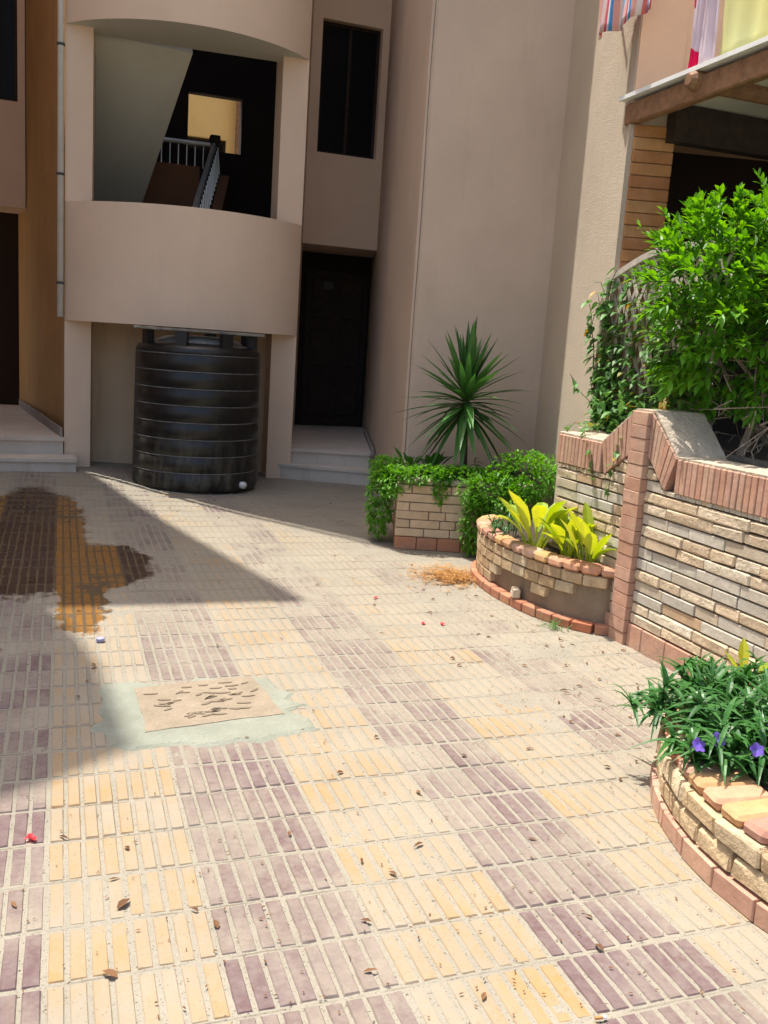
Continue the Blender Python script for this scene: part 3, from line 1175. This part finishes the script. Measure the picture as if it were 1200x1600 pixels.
def ring(z0, h, w, r_out, dep, mt, name, shift, c, jit):
    dth = w / r_out
    a_ = R(92) + shift * dth
    while a_ < R(268):
        r_ = r_out - dep / 2
        place(name, bm_(name, w - .005, dep, h - .005, c, mt, jit), TR(ncx + r_ * math.cos(a_), ncy + r_ * math.sin(a_), z0 + h / 2, a_ + R(90), R(random.uniform(-1, 1))), NP_)
        a_ += dth


ring(0, .072, .17, nr + .012, .06, M_pink, 'skirting_tile', .3, .004, .0015)
ring(.072, .07, .17, nr, .06, M_tan, 'brick', .5, .010, .005)
ring(.142, .07, .19, nr + .003, .06, M_tan, 'brick', 0, .010, .005)
ring(.205, .048, .1, nr - .015, .2, M_coping, 'coping_brick', .2, .014, .003)

# ---------------------------------------------------------------- manhole
b = MB()
pts = []
for k in range(36):
    a_ = 2 * math.pi * k / 36
    sx, sy = (.47 if math.cos(a_) < 0 else .40), (.40 if math.sin(a_) < 0 else .33)
    r_ = 1 / max(abs(math.cos(a_)) / sx, abs(math.sin(a_)) / sy) * random.uniform(.80, 1.08)
    r_ = min(r_, .52)
    pts.append((.57 + r_ * math.cos(a_), 3.58 + r_ * math.sin(a_) * .95))
n = len(pts)
vs_ = [(x, y, .0005) for x, y in pts] + [(.57 + (x - .57) * .93, 3.58 + (y - 3.58) * .93, .0095 + random.uniform(-.001, .001)) for x, y in pts] + [(.57, 3.58, .0100)]
b.add(vs_, [(i, (i + 1) % n, n + (i + 1) % n, n + i) for i in range(n)] + [(n + i, n + (i + 1) % n, 2 * n) for i in range(n)])
MH = thing('manhole', (.57, 3.58, 0), 'sandy square manhole cover with leaf shaped imprints set in greenish cement', 'manhole')
b.build('cement_surround', M_greencem, MH)
b = MB()
cv = [(.311, 3.345), (.865, 3.43), (.815, 3.87), (.30, 3.80)]
cvp = []
for q in range(4):
    for t_ in range(6):
        a0, a1_ = Vector(cv[q]), Vector(cv[(q + 1) % 4])
        w_ = a0.lerp(a1_, t_ / 6)
        cvp.append((w_.x + random.uniform(-.008, .008), w_.y + random.uniform(-.008, .008)))
b.prism(cvp, .002, .0122)
cover = b.build('cover', M_cover, MH)
b = MB()
for k in range(44):
    u, v = random.uniform(.1, .9), random.uniform(.1, .9)
    p = Vector((cv[0][0] + (cv[1][0] - cv[0][0]) * u + (cv[3][0] - cv[0][0]) * v, cv[0][1] + (cv[1][1] - cv[0][1]) * u + (cv[3][1] - cv[0][1]) * v, .0155))
    an = random.choice((.1, -.15, .6)) + random.uniform(-.2, .2)
    L_, Wd = random.uniform(.035, .07), random.uniform(.010, .018)
    ring_ = [(p.x + L_ / 2 * math.cos(q) * math.cos(an) - Wd / 2 * math.sin(q) * math.sin(an), p.y + L_ / 2 * math.cos(q) * math.sin(an) + Wd / 2 * math.sin(q) * math.cos(an)) for q in [k2 * math.pi / 4 for k2 in range(8)]]
    b.prism(ring_, .0115, .0152)
tag(b.build('imprints', M_imprint, cover), kind='stuff')

# ---------------------------------------------------------------- porch awning, lattice, laundry
AW = thing('porch_awning', (3.5, 4.2, 2.9), 'timber awning with white sheet roof over the porch behind the bush', 'awning')
b = MB()
b.add(*chamfer_box(.075, 3.1, .125, .008, .003))
place('edge_beam', b.mesh('edge_beam', M_wood), TR(3.41, 3.78, 3.065), AW)
b = MB()
b.box((3.34, 1.7, 3.150), (6.5, 5.36, 3.175))
b.build('roof_sheet', M_white, AW)
b = MB()
b.box((3.46, 1.8, 3.128), (6.4, 5.15, 3.148))
b.build('ceiling_panel', M_soffit, AW)
for y in (4.62, 3.55, 2.5):
    b = MB()
    b.tube([(3.31, y, 3.10), (3.34, y, 3.10), (6.4, y, 3.09)], [.03, .052, .05], 10)
    b.build('rafter', M_wood, AW)
b = MB()
b.box((3.6, 5.10, 2.90), (6.5, 5.19, 3.12))
b.build('cross_beam', M_darkwood, AW)
b = MB()
b.box((3.38, 2.25, .95), (3.46, 2.33, 3.0))
b.build('post', M_wood, AW)

LT = thing('lattice_panel', (3.4, 4.85, 1.05), 'weathered lattice fence panel with arched top, overgrown by a vine', 'lattice')
def ltop(y):
    t = (5.36 - y) / 1.2
    return 2.03 + .17 * math.sin(min(1, max(0, t * 1.7)) * math.pi / 2) - .02 * max(0, t - .7)
def clipseg(y0, dirn, x):
    pts_ = []
    for k in range(121):
        z = 1.06 + k * .01
        y = y0 + dirn * (z - 1.06) * .55
        if 4.16 < y < 5.34 and z < ltop(y) - .01:
            pts_.append((y, z))
    return (pts_[0], pts_[-1]) if len(pts_) > 8 else None
k = 0
for dirn, x in ((1, 3.395), (-1, 3.408)):
    y0 = 3.5
    while y0 < 6.0:
        sgm = clipseg(y0, dirn, x)
        if sgm:
            (ya, za), (yb, zb_) = sgm
            d = Vector((0, yb - ya, zb_ - za))
            L_ = d.length
            me = cbox_mesh('slat', .010, .026, L_, .002, M_lat)
            o = link('slat', me, LT)
            o.matrix_basis = Matrix.Translation((x, (ya + yb) / 2, (za + zb_) / 2)) @ Matrix.Rotation(-math.atan2(d.y, d.z), 4, 'X')
        y0 += .085
b = MB()
ys = [5.36 - 1.22 * k / 24 for k in range(25)]
vs_, fs = [], []
for y in ys:
    z = ltop(y)
    vs_ += [(3.378, y, z - .02), (3.424, y, z - .02), (3.424, y, z + .02), (3.378, y, z + .02)]
for k in range(24):
    a_, c_ = k * 4, k * 4 + 4
    for q in range(4):
        fs.append((a_ + q, a_ + (q + 1) % 4, c_ + (q + 1) % 4, c_ + q))
fs += [(0, 1, 2, 3), (99, 98, 97, 96)]
b.add(vs_, fs)
b.build('top_rail', M_lat, LT)
b = MB()
b.box((3.38, 5.335, 1.0), (3.42, 5.38, 2.05))
b.build('side_rail', M_lat, LT)
b = MB()
b.box((3.25, 4.15, .95), (3.5, 5.3, 1.075))
b.build('kerb', M_topcem, LT)


def cloth_mat(name, kind):
    t = NT(name)
    p = t.pos()
    sx = t.n('SeparateXYZ')
    t.set(sx.inputs[0], p)
    y, z = sx.outputs['Y'], sx.outputs['Z']
    if kind == 'stripe':
        k = t.n('ValToRGB')
        k.color_ramp.interpolation = 'CONSTANT'
        els = k.color_ramp.elements
        data = [(0, (.75, .22, .20)), (.16, (.80, .72, .68)), (.28, (.80, .45, .38)), (.42, (.10, .35, .70)), (.54, (.75, .80, .84)), (.64, (.70, .12, .18)), (.74, (.78, .55, .50)), (.88, (.12, .42, .75))]
        while len(els) < len(data): els.new(.5)
        for e, (q, c_) in zip(els, data):
            e.position = q
            e.color = (*c_, 1)
        t.set(k.inputs[0], t.math('FRACT', t.math('MULTIPLY', t.math('ADD', y, t.math('MULTIPLY', z, .04)), 4.4)))
        c = k.outputs[0]
    elif kind == 'floral':
        v = t.n('TexVoronoi')
        t.set(v.inputs['Vector'], t.scale(p, (0, 5.0, 5.0)))
        v.inputs['Scale'].default_value = 1
        c = t.mix(t.ramp(v.outputs['Distance'], .36, .33), (.72, .62, .68), (.75, .01, .10))
    else:
        c = t.mix(t.ramp(t.noise(p, 2.2, 3), .35, .65), (.74, .70, .30), (.66, .68, .36))
    t.bump(t.noise(t.scale(p, (1, 6, .6)), 2, 3), .2, .01)
    t.fin(c, .85, .2)
    tr = t.n('BsdfTranslucent')
    t.set(tr.inputs[0], c)
    mx = t.n('MixShader')
    mx.inputs[0].default_value = .3
    t.t.links.new(t.b.outputs[0], mx.inputs[1])
    t.t.links.new(tr.outputs[0], mx.inputs[2])
    t.t.links.new(mx.outputs[0], t.out.inputs[0])
    return t.m


def cloth(name, x, ya, yb, z0, z1, mt, label, slant=0., amp=.025, wl=14):
    b = MB()
    ny_, nz_ = 36, 14
    for j in range(nz_ + 1):
        for i in range(ny_ + 1):
            u, w = i / ny_, j / nz_
            y = ya + (yb - ya) * u
            z = z1 + (z0 + slant * (u - .5) + .012 * math.sin(u * 9) - z1) * w
            b.v.append((x + amp * (.3 + .7 * w) * math.sin(u * wl + 1.5 * w) + .01 * math.sin(u * 31), y + .012 * math.sin(w * 5 + u * 6), z))
    for j in range(nz_):
        for i in range(ny_):
            a_ = j * (ny_ + 1) + i
            b.f.append((a_, a_ + 1, a_ + ny_ + 2, a_ + ny_ + 1))
            b.mi.append(0)
    o = b.build(name, mt, None, True)
    sm = o.modifiers.new('thick', 'SOLIDIFY')
    sm.thickness = .003
    return tag(o, label, 'laundry', 'laundry drying above the awning')


cloth('striped_cloth', 3.27, 5.62, 5.02, 3.57, 4.30, cloth_mat('striped_cotton', 'stripe'), 'red, white and blue striped cloth hanging against the stucco pier')
cloth('floral_cloth', 3.46, 4.86, 4.62, 3.20, 4.30, cloth_mat('floral_cotton', 'floral'), 'white cloth with crimson blotches hanging beside the yellow sheet', amp=.012)
cloth('yellow_sheet', 3.47, 4.60, 3.55, 3.19, 4.30, cloth_mat('yellow_cotton', 'plain'), 'pale yellow sheet hanging above the awning edge', amp=.012, wl=8)
CL = thing('clothesline', (3.4, 5, 4.3), 'wire clothesline on brackets carrying the laundry', 'clothesline')
b = MB()
b.tube([(3.27, 5.75, 4.30), (3.27, 4.95, 4.29), (3.465, 4.9, 4.30), (3.47, 3.3, 4.30)], .004, 5)
b.build('wire', M_steel, CL)
for y, x1 in ((5.72, 3.56), (4.9, 3.9), (3.35, 4.6)):
    b = MB()
    b.tube([(3.25, y, 4.29), (x1, y + .3, 4.29)], .012, 6)
    b.build('bracket', M_iron, CL)


# ---------------------------------------------------------------- plants
def rnd_dir(up_bias=0.):
    while True:
        v = Vector((random.uniform(-1, 1), random.uniform(-1, 1), random.uniform(-1, 1)))
        if .1 < v.length < 1:
            v.normalize()
            v.z += up_bias
            return v.normalized()


# bush
BP = thing('garden_bush', (3.5, 3.85, .98), 'large bright green leafy bush spilling over the garden wall', 'bush')
blobs = [((3.32, 3.98, 1.98), (.44, .50, .34)), ((3.72, 3.80, 2.10), (.50, .60, .38)), ((3.38, 4.05, 1.62), (.36, .40, .26)), ((3.95, 3.60, 1.85), (.45, .55, .32)),
         ((3.55, 3.50, 1.85), (.42, .40, .36)), ((4.2, 3.9, 2.2), (.5, .6, .4))]
fol, stems = MB(), MB()
PL = [.25, .95, .8, 0]
def shoot(base, d, L_, nl, ll, lw):
    tip = base + d * L_ - Vector((0, 0, .1)) * L_
    stems.tube([base, tip], [.0035, .0015], 3, caps=False)
    ga = random.uniform(0, 6.28)
    a1 = d.cross(Vector((0, 0, 1)))
    if a1.length < .1: a1 = Vector((1, 0, 0))
    a1.normalize()
    a2 = d.cross(a1)
    for k in range(nl):
        t = .15 + .85 * k / (nl - 1)
        ga += 2.4
        od = a1 * math.cos(ga) + a2 * math.sin(ga)
        dd = (od * (1 - .55 * t) + d * (.45 + .55 * t) + Vector((0, 0, .12))).normalized()
        fol.leaf(base.lerp(tip, t), dd, ll * random.uniform(.7, 1.15) * (1.05 - .35 * t), lw * random.uniform(.8, 1.2), random.uniform(.05, .35), prof=PL)
for c, r_ in blobs:
    c = Vector(c)
    for k in range(190):
        d = rnd_dir(.25)
        q = random.uniform(.55, 1.0)
        p = c + Vector((d.x * r_[0], d.y * r_[1], d.z * r_[2])) * q
        dd = (d + Vector((0, 0, .45)) + rnd_dir() * .35).normalized() if p.z > 1.7 else (d * 1.0 + Vector((0, 0, -.35)) + rnd_dir() * .4).normalized()
        shoot(p, dd, random.uniform(.09, .17), random.randint(10, 15), .093, .030)
for k in range(26):     # leading shoots that break the outline
    c, r_ = blobs[random.choice((0, 1, 4))]
    d = rnd_dir(.7)
    p = Vector(c) + Vector((d.x * r_[0], d.y * r_[1], d.z * r_[2])) * .95
    shoot(p, (d + Vector((-.1, 0, .8))).normalized(), random.uniform(.14, .24), 12, .08, .022)
fol.build('crown', M_bush, BP)
tk = MB()
for k in range(9):
    c, r_ = random.choice(blobs)
    b0 = Vector((3.5 + random.uniform(-.15, .25), 3.85 + random.uniform(-.2, .2), .95))
    e_ = Vector(c) + rnd_dir() * .2
    md = b0.lerp(e_, .5) + rnd_dir() * .1
    tk.tube([b0, md, e_], [.02, .014, .006], 6)
for k in range(110):     # bare twigs on the shaded underside
    p = Vector((random.uniform(3.2, 4.1), random.uniform(3.3, 4.1), random.uniform(1.1, 1.5)))
    tk.tube([p, p + rnd_dir() * .1, p + rnd_dir() * .24], [.004, .003, .0015], 4)
tk.build('trunk', M_twig, BP)
stems.build('shoots', M_trunk, BP)

# vine on the lattice
VN = thing('climbing_vine', (3.4, 4.9, 1.05), 'green climbing vine with heart shaped leaves on the lattice panel', 'vine')
vf, vst = MB(), MB()
PH = [.5, 1, .62, 0]
for k in range(80):
    y = random.uniform(4.2, 5.34)
    pts_ = [Vector((3.37, y, 1.05))]
    hgt = random.uniform(.15, 1.05) * (1.0 if y > 4.9 else .75)
    nn = int(hgt / .07) + 1
    for q in range(nn):
        pts_.append(pts_[-1] + Vector((random.uniform(-.012, .012), random.uniform(-.05, .05), .07)))
        pts_[-1].x = min(3.375, max(3.31, pts_[-1].x))
    vst.tube(pts_, .003, 4, caps=False)
    for p in pts_[1:]:
        if p.z > ltop(min(5.36, max(4.15, p.y))) + .05: continue
        for q in range(random.choice((1, 2, 2, 3))):
            d = Vector((-random.uniform(.2, 1), random.uniform(-.9, .9), random.uniform(-.8, .4))).normalized()
            vf.leaf(p + rnd_dir() * .02, d, random.uniform(.045, .08), random.uniform(.035, .055), .3, prof=PH, fold=.2)
for (pts_) in ([(3.36, 5.1, 1.12), (3.15, 4.95, 1.13), (2.96, 4.75, 1.09), (2.90, 4.55, .98), (2.90, 4.50, .80)], [(3.36, 5.25, 1.2), (3.28, 5.4, 1.32), (3.24, 5.45, 1.42)],
               [(3.36, 5.2, 1.1), (3.1, 5.1, 1.12), (2.98, 4.98, 1.08), (2.93, 4.94, 1.0)], [(3.36, 4.6, 1.10), (3.1, 4.45, 1.2), (2.92, 4.30, 1.1), (2.89, 4.32, .92), (2.89, 4.33, .74)],
               [(3.34, 4.9, 1.1), (3.2, 4.7, 1.14), (3.05, 4.62, 1.09)]):
    P = [Vector(p) for p in pts_]
    vst.tube(P, .0025, 4, caps=False)
    for a_, c_ in zip(P, P[1:]):
        for q in range(5):
            d = (rnd_dir() + Vector((-.5, -.2, 0))).normalized()
            vf.leaf(a_.lerp(c_, q / 5), d, random.uniform(.035, .06), random.uniform(.03, .045), .3, prof=PH, fold=.2)
for k in range(420):    # leafy tangle at the foot
    p = Vector((3.33 + random.uniform(-.1, .05), random.uniform(4.15, 5.2), 1.08 + abs(random.gauss(0, .13))))
    vf.leaf(p, rnd_dir(.2), random.uniform(.045, .085), random.uniform(.03, .05), .3, prof=PH, fold=.2)
vf.build('foliage', M_vine, VN)
vst.build('stems', M_trunk, VN)

# yucca
YU = thing('yucca', (3.09, 6.70, .52), 'spiky yucca with long sword leaves on a thin trunk', 'plant')
b = MB()
b.tube([(3.09, 6.70, .50), (3.075, 6.70, .8), (3.06, 6.70, 1.02), (3.055, 6.70, 1.22)], [.03, .025, .024, .03], 10)
b.build('trunk', M_trunk, YU, True)
PY = [.55, .9, 1, .85, .5, 0]
for k in range(105):
    t = k / 104
    az = k * 2.399
    el = R(84) - t * R(128) + R(random.uniform(-11, 11))
    az += random.uniform(-.25, .25)
    d = Vector((math.cos(az) * math.cos(el), math.sin(az) * math.cos(el), math.sin(el)))
    b = MB()
    L_ = random.uniform(.38, .60) if t < .8 else random.uniform(.42, .56)
    b.leaf(Vector((3.055, 6.70, 1.24 - .2 * t)) + Vector((d.x, d.y, 0)) * .02, d, L_, random.uniform(.048, .062), .02 + random.uniform(.05, .5) * max(0, math.cos(el)) * t, prof=PY, fold=.3)
    b.build('leaf', M_yucca, YU)


def blobfoliage(mb, blobs_, n, ll, lw, prof_, stem_mb=None):
    for c, r_, wt in blobs_:
        c = Vector(c)
        for k in range(int(n * wt)):
            d = rnd_dir(.1)
            q = random.uniform(.6, 1.08)
            p = c + Vector((d.x * r_[0], d.y * r_[1], d.z * r_[2])) * q
            if p.z < .02: continue
            for h_ in range(3):
                mb.leaf(p, (d * .8 + rnd_dir() * .8 + Vector((0, 0, .3))).normalized(), ll * random.uniform(.6, 1.2), lw * random.uniform(.7, 1.2), .25, prof=prof_)


# trailing ground cover hanging over the straight planter
PT = [.4, 1, 0]
for bl, lab in (([((2.42, 6.50, .50), (.12, .16, .12), 1.2), ((2.37, 6.66, .35), (.10, .14, .30), 2.0), ((2.50, 6.85, .55), (.16, .25, .10), 1.2), ((2.62, 6.38, .58), (.22, .12, .06), 1.2), ((2.72, 6.30, .50), (.06, .05, .12), .5), ((2.9, 6.35, .58), (.25, .12, .07), 1.2)],
                 'trailing small leaved plant hanging over the free corner of the brick planter'),
                ([((3.04, 6.10, .50), (.24, .13, .14), 1.7), ((2.95, 6.08, .26), (.13, .08, .24), 1.7), ((3.35, 6.12, .62), (.30, .28, .18), 2.6), ((3.20, 5.95, .46), (.2, .14, .16), 1.3)],
                 'mound of small leaved greenery between the brick and half round planters')):
    p_ = thing('trailing_plant', bl[0][0], lab, 'plant', 'trailing plants on the brick planter')
    mb = MB()
    blobfoliage(mb, bl, 330, .042, .016, PT)
    mb.build('foliage', M_trail, p_)

# broad yellow green leaves in the half round planter
PBR = [.18, .7, 1, .75, 0]
def broad(c, n, hl, hw, mt, label, lean=.55):
    p_ = thing('broad_leaved_plant', c, label, 'plant', 'broad leaved plants')
    c = Vector(c)
    for k in range(n):
        az = k * 2.4 + random.uniform(-.4, .4)
        sl = random.uniform(.12, lean)
        d = Vector((math.cos(az) * sl, math.sin(az) * sl, 1)).normalized()
        st = c + Vector((math.cos(az), math.sin(az), 0)) * random.uniform(.0, .05)
        sh = random.uniform(.3, 1) * hl * .6
        b = MB()
        top = st + d * sh
        b.tube([st, top], [.007, .004], 5)
        b.leaf(top - d * .01, (d + Vector((math.cos(az), math.sin(az), 0)) * random.uniform(.1, .5)).normalized(), hl * random.uniform(.8, 1.15), hw * random.uniform(.8, 1.15), random.uniform(.05, .4), prof=PBR, fold=.35, up=Vector((-math.cos(az), -math.sin(az), .6)))
        b.build('leaf', mt, p_)


broad((2.76, 4.86, .345), 18, .30, .095, M_broad, 'yellow green broad leaved clump beside the trailing mound in the half round planter')
broad((2.86, 4.62, .345), 18, .25, .085, M_broad, 'yellow green broad leaved clump in the middle of the half round planter')
broad((2.88, 4.42, .345), 15, .26, .08, M_broad, 'yellow green broad leaved clump next to the terracotta column')
broad((2.86, 6.78, .52), 10, .17, .07, M_broaddark, 'deep green broad leaved clump beside the yucca trunk')
broad((2.72, 6.98, .52), 9, .15, .06, M_broaddark, 'small deep green clump in the back corner of the brick planter')


def strap(c, n, L_, W_, mt, label, cat='plant', group='narrow leaved clumps'):
    p_ = thing('narrow_leaved_plant', c, label, cat, group)
    mb = MB()
    c = Vector(c)
    for st in range(max(3, n // 14)):
        base = c + Vector((random.gauss(0, .055), random.gauss(0, .055), 0))
        h = random.uniform(.04, .17)
        tip = base + Vector((random.uniform(-.05, .05), random.uniform(-.05, .05), h))
        mb.tube([base, tip], .003, 4, caps=False)
        for k in range(14):
            az = random.uniform(0, 6.28)
            el = random.uniform(-.1, 1.2)
            d = Vector((math.cos(az) * math.cos(el), math.sin(az) * math.cos(el), math.sin(el)))
            mb.leaf(base.lerp(tip, random.uniform(.3, 1)), d, L_ * random.uniform(.6, 1.15), W_ * random.uniform(.8, 1.2), random.uniform(.2, .7), prof=[.4, 1, .8, .4, 0], fold=.3)
    mb.build('foliage', mt, p_)
    return p_


strap((2.72, 5.18, .35), 90, .10, .012, M_ruel, 'bluish narrow leaved clump in the half round planter below the trailing mound')
strap((2.80, 5.4, .35), 60, .10, .012, M_ruel, 'bluish narrow leaved clump at the back of the half round planter')
for x, y in ((3.0, 6.62), (3.2, 6.55), (3.35, 6.6), (3.5, 6.72)):
    strap((x, y, .52), 60, .10, .016, M_ruel, 'dark narrow leaved clump under the yucca', group='dark clumps under the yucca')
spots = [(2.12, 2.62), (2.28, 2.72), (2.45, 2.78), (2.22, 2.48), (2.40, 2.55), (2.62, 2.65), (2.34, 2.34), (2.55, 2.42), (2.75, 2.55), (2.2, 2.12), (2.30, 2.12), (2.50, 2.2), (2.70, 2.3), (2.2, 1.9), (2.4, 1.9), (2.6, 2.0)]
spots += [tuple(pix(px, py, .25)[:2]) for px, py in ((1105, 1178), (1150, 1185), (1190, 1195), (1130, 1150), (1195, 1160))]
for x, y in spots:
    strap((x, y, .22), 126 if y > 2.2 else 84, .16, .021, M_ruel, 'dark green narrow leaved clump in the large half round planter', group='clumps in the large half round planter')


for k, (px, py) in enumerate(((1122, 1155), (1182, 1172), (1090, 1164), (1196, 1137))):
    p = pix(px, py, .34)
    fl_ = thing('purple_flower', p, 'purple trumpet flower on the narrow leaved clumps', 'flower', 'purple flowers in the large planter')
    ax = Vector((-.4 + .2 * k, -.6, .5)).normalized()
    a1 = ax.cross(Vector((0, 0, 1))).normalized()
    a2 = ax.cross(a1)
    for q in range(5):
        an = q * 1.2566 + k
        d = (ax * .35 + (a1 * math.cos(an) + a2 * math.sin(an)))
        b = MB()
        b.leaf(p, d, .026, .024, .1, prof=[.4, 1, .9, .35], fold=.1, up=ax)
        b.build('petal', M_purplef, fl_)
    b = MB()
    b.tube([p - ax * .035, p], [.003, .007], 6)
    b.build('tube', M_purplef, fl_)
    b = MB()
    b.tube([p - ax * .034, Vector((p.x + .03, p.y + .03, .25))], .002, 4)
    b.build('stem', M_ruel, fl_)
broad((2.62, 2.80, .22), 7, .17, .045, M_broad, 'yellow green shoots rising from the large half round planter', .4)

# dried grass heap and weed on the paving
DG = thing('dry_grass', (2.50, 5.47, 0), 'heap of dry orange grass on the paving by the half round planter', 'grass')
mb = MB()
for k in range(800):
    p = Vector((2.50 + random.gauss(0, .11), 5.50 + random.gauss(0, .12), .006 + abs(random.gauss(0, .022))))
    az = random.uniform(0, 6.28)
    mb.leaf(p, Vector((math.cos(az), math.sin(az), random.uniform(-.05, .25))), random.uniform(.05, .12), .006, .1, prof=[.6, 1, 0])
mb.build('straws', M_straw, DG)
WD = thing('weed', (2.67, 4.38, 0), 'thin grassy weed growing at the foot of the half round planter', 'weed')
mb = MB()
for k in range(46):
    p = Vector((2.67 + random.gauss(0, .03), 4.38 + random.gauss(0, .05), .002))
    az = random.uniform(0, 6.28)
    el = random.uniform(.3, 1.3)
    mb.leaf(p, Vector((math.cos(az) * math.cos(el), math.sin(az) * math.cos(el), math.sin(el))), random.uniform(.06, .15), .005, .4, prof=[.7, 1, .6, 0])
mb.build('blades', M_vine, WD)

# litter
mb = MB()
lr = random.Random(3)
n_ = 0
while n_ < 1700:
    x, y = lr.uniform(-.9, 2.9), lr.uniform(1.3, 8.5)
    dens = .10 + .85 * ss(1.4, 2.8, x) * (1 - ss(4.5, 6.5, y)) + .25 * (1 - ss(1.5, 3.2, y))
    if lr.random() > dens or (x - 2.93) ** 2 + (y - 1.9) ** 2 < 1.17 ** 2: continue
    if ((x - 2.95) / .37) ** 2 + ((y - 5) / .84) ** 2 < 1 or x > 2.87: continue
    az = lr.uniform(0, 6.28)
    big = lr.random() < .05
    mb.leaf(Vector((x, y, .0075 + zg(x, y))), Vector((math.cos(az), math.sin(az), lr.uniform(0, .25))), lr.uniform(.022, .04) if big else lr.uniform(.005, .016), lr.uniform(.008, .016) if big else lr.uniform(.003, .006), .15, prof=[.3, 1, .7, 0], fold=lr.uniform(.3, 1))
    n_ += 1
tag(mb.build('leaf_litter', M_dry), 'scattered dry leaf scraps and crumbs over the paving', 'litter', kind='stuff')
for px, py, s_ in ((184, 1420, .05), (183, 1527, .045), (340, 1450, .035), (608, 1362, .03), (970, 1015, .035), (580, 1440, .03), (930, 1475, .035)):
    p = pix(px, py, .007)
    b = MB()
    az = random.uniform(0, 6.28)
    b.leaf(p, Vector((math.cos(az), math.sin(az), .15)), s_, s_ * .45, .1, prof=[.3, 1, .8, 0], fold=.6)
    tag(b.build('dry_leaf', M_dry), 'curled brown dry leaf lying on the paving', 'leaf', 'dry leaves on the paving')
for px, py in ((663, 974), (690, 975), (587, 934), (50, 1309)):
    p = pix(px, py, .008)
    fl_ = thing('red_petal', p, 'red flower petal fallen on the paving', 'petal', 'red petals on the paving')
    for q in range(3):
        b = MB()
        az = random.uniform(0, 6.28)
        b.leaf(p, Vector((math.cos(az), math.sin(az), .3)), .024, .018, .2, prof=[.4, 1, .8, .2], fold=.5)
        b.build('lobe', M_redf, fl_)
p = pix(938, 1590, .011)
CG = thing('cigarette_butt', p, 'cigarette butt with orange filter lying on the purple tiles', 'cigarette')
b = MB()
d = Vector((.95, -.1, 0))
b.tube([p - d * .014, p + d * .006], .004, 8)
b.build('filter', M_clad, CG)
b = MB()
b.tube([p + d * .006, p + d * .016], .0038, 8)
b.build('paper', M_white, CG)
p = pix(157, 1000, .012)
b = MB()
b.lathe([(.020, 0), (.021, .016), (.017, .018), (0, .018)], (p.x, p.y, .006), 14)
tag(b.build('bottle_cap', simple('blue_plastic', (.30, .30, .48), .5)), 'pale blue bottle cap lying beside the wet stain', 'bottle cap')
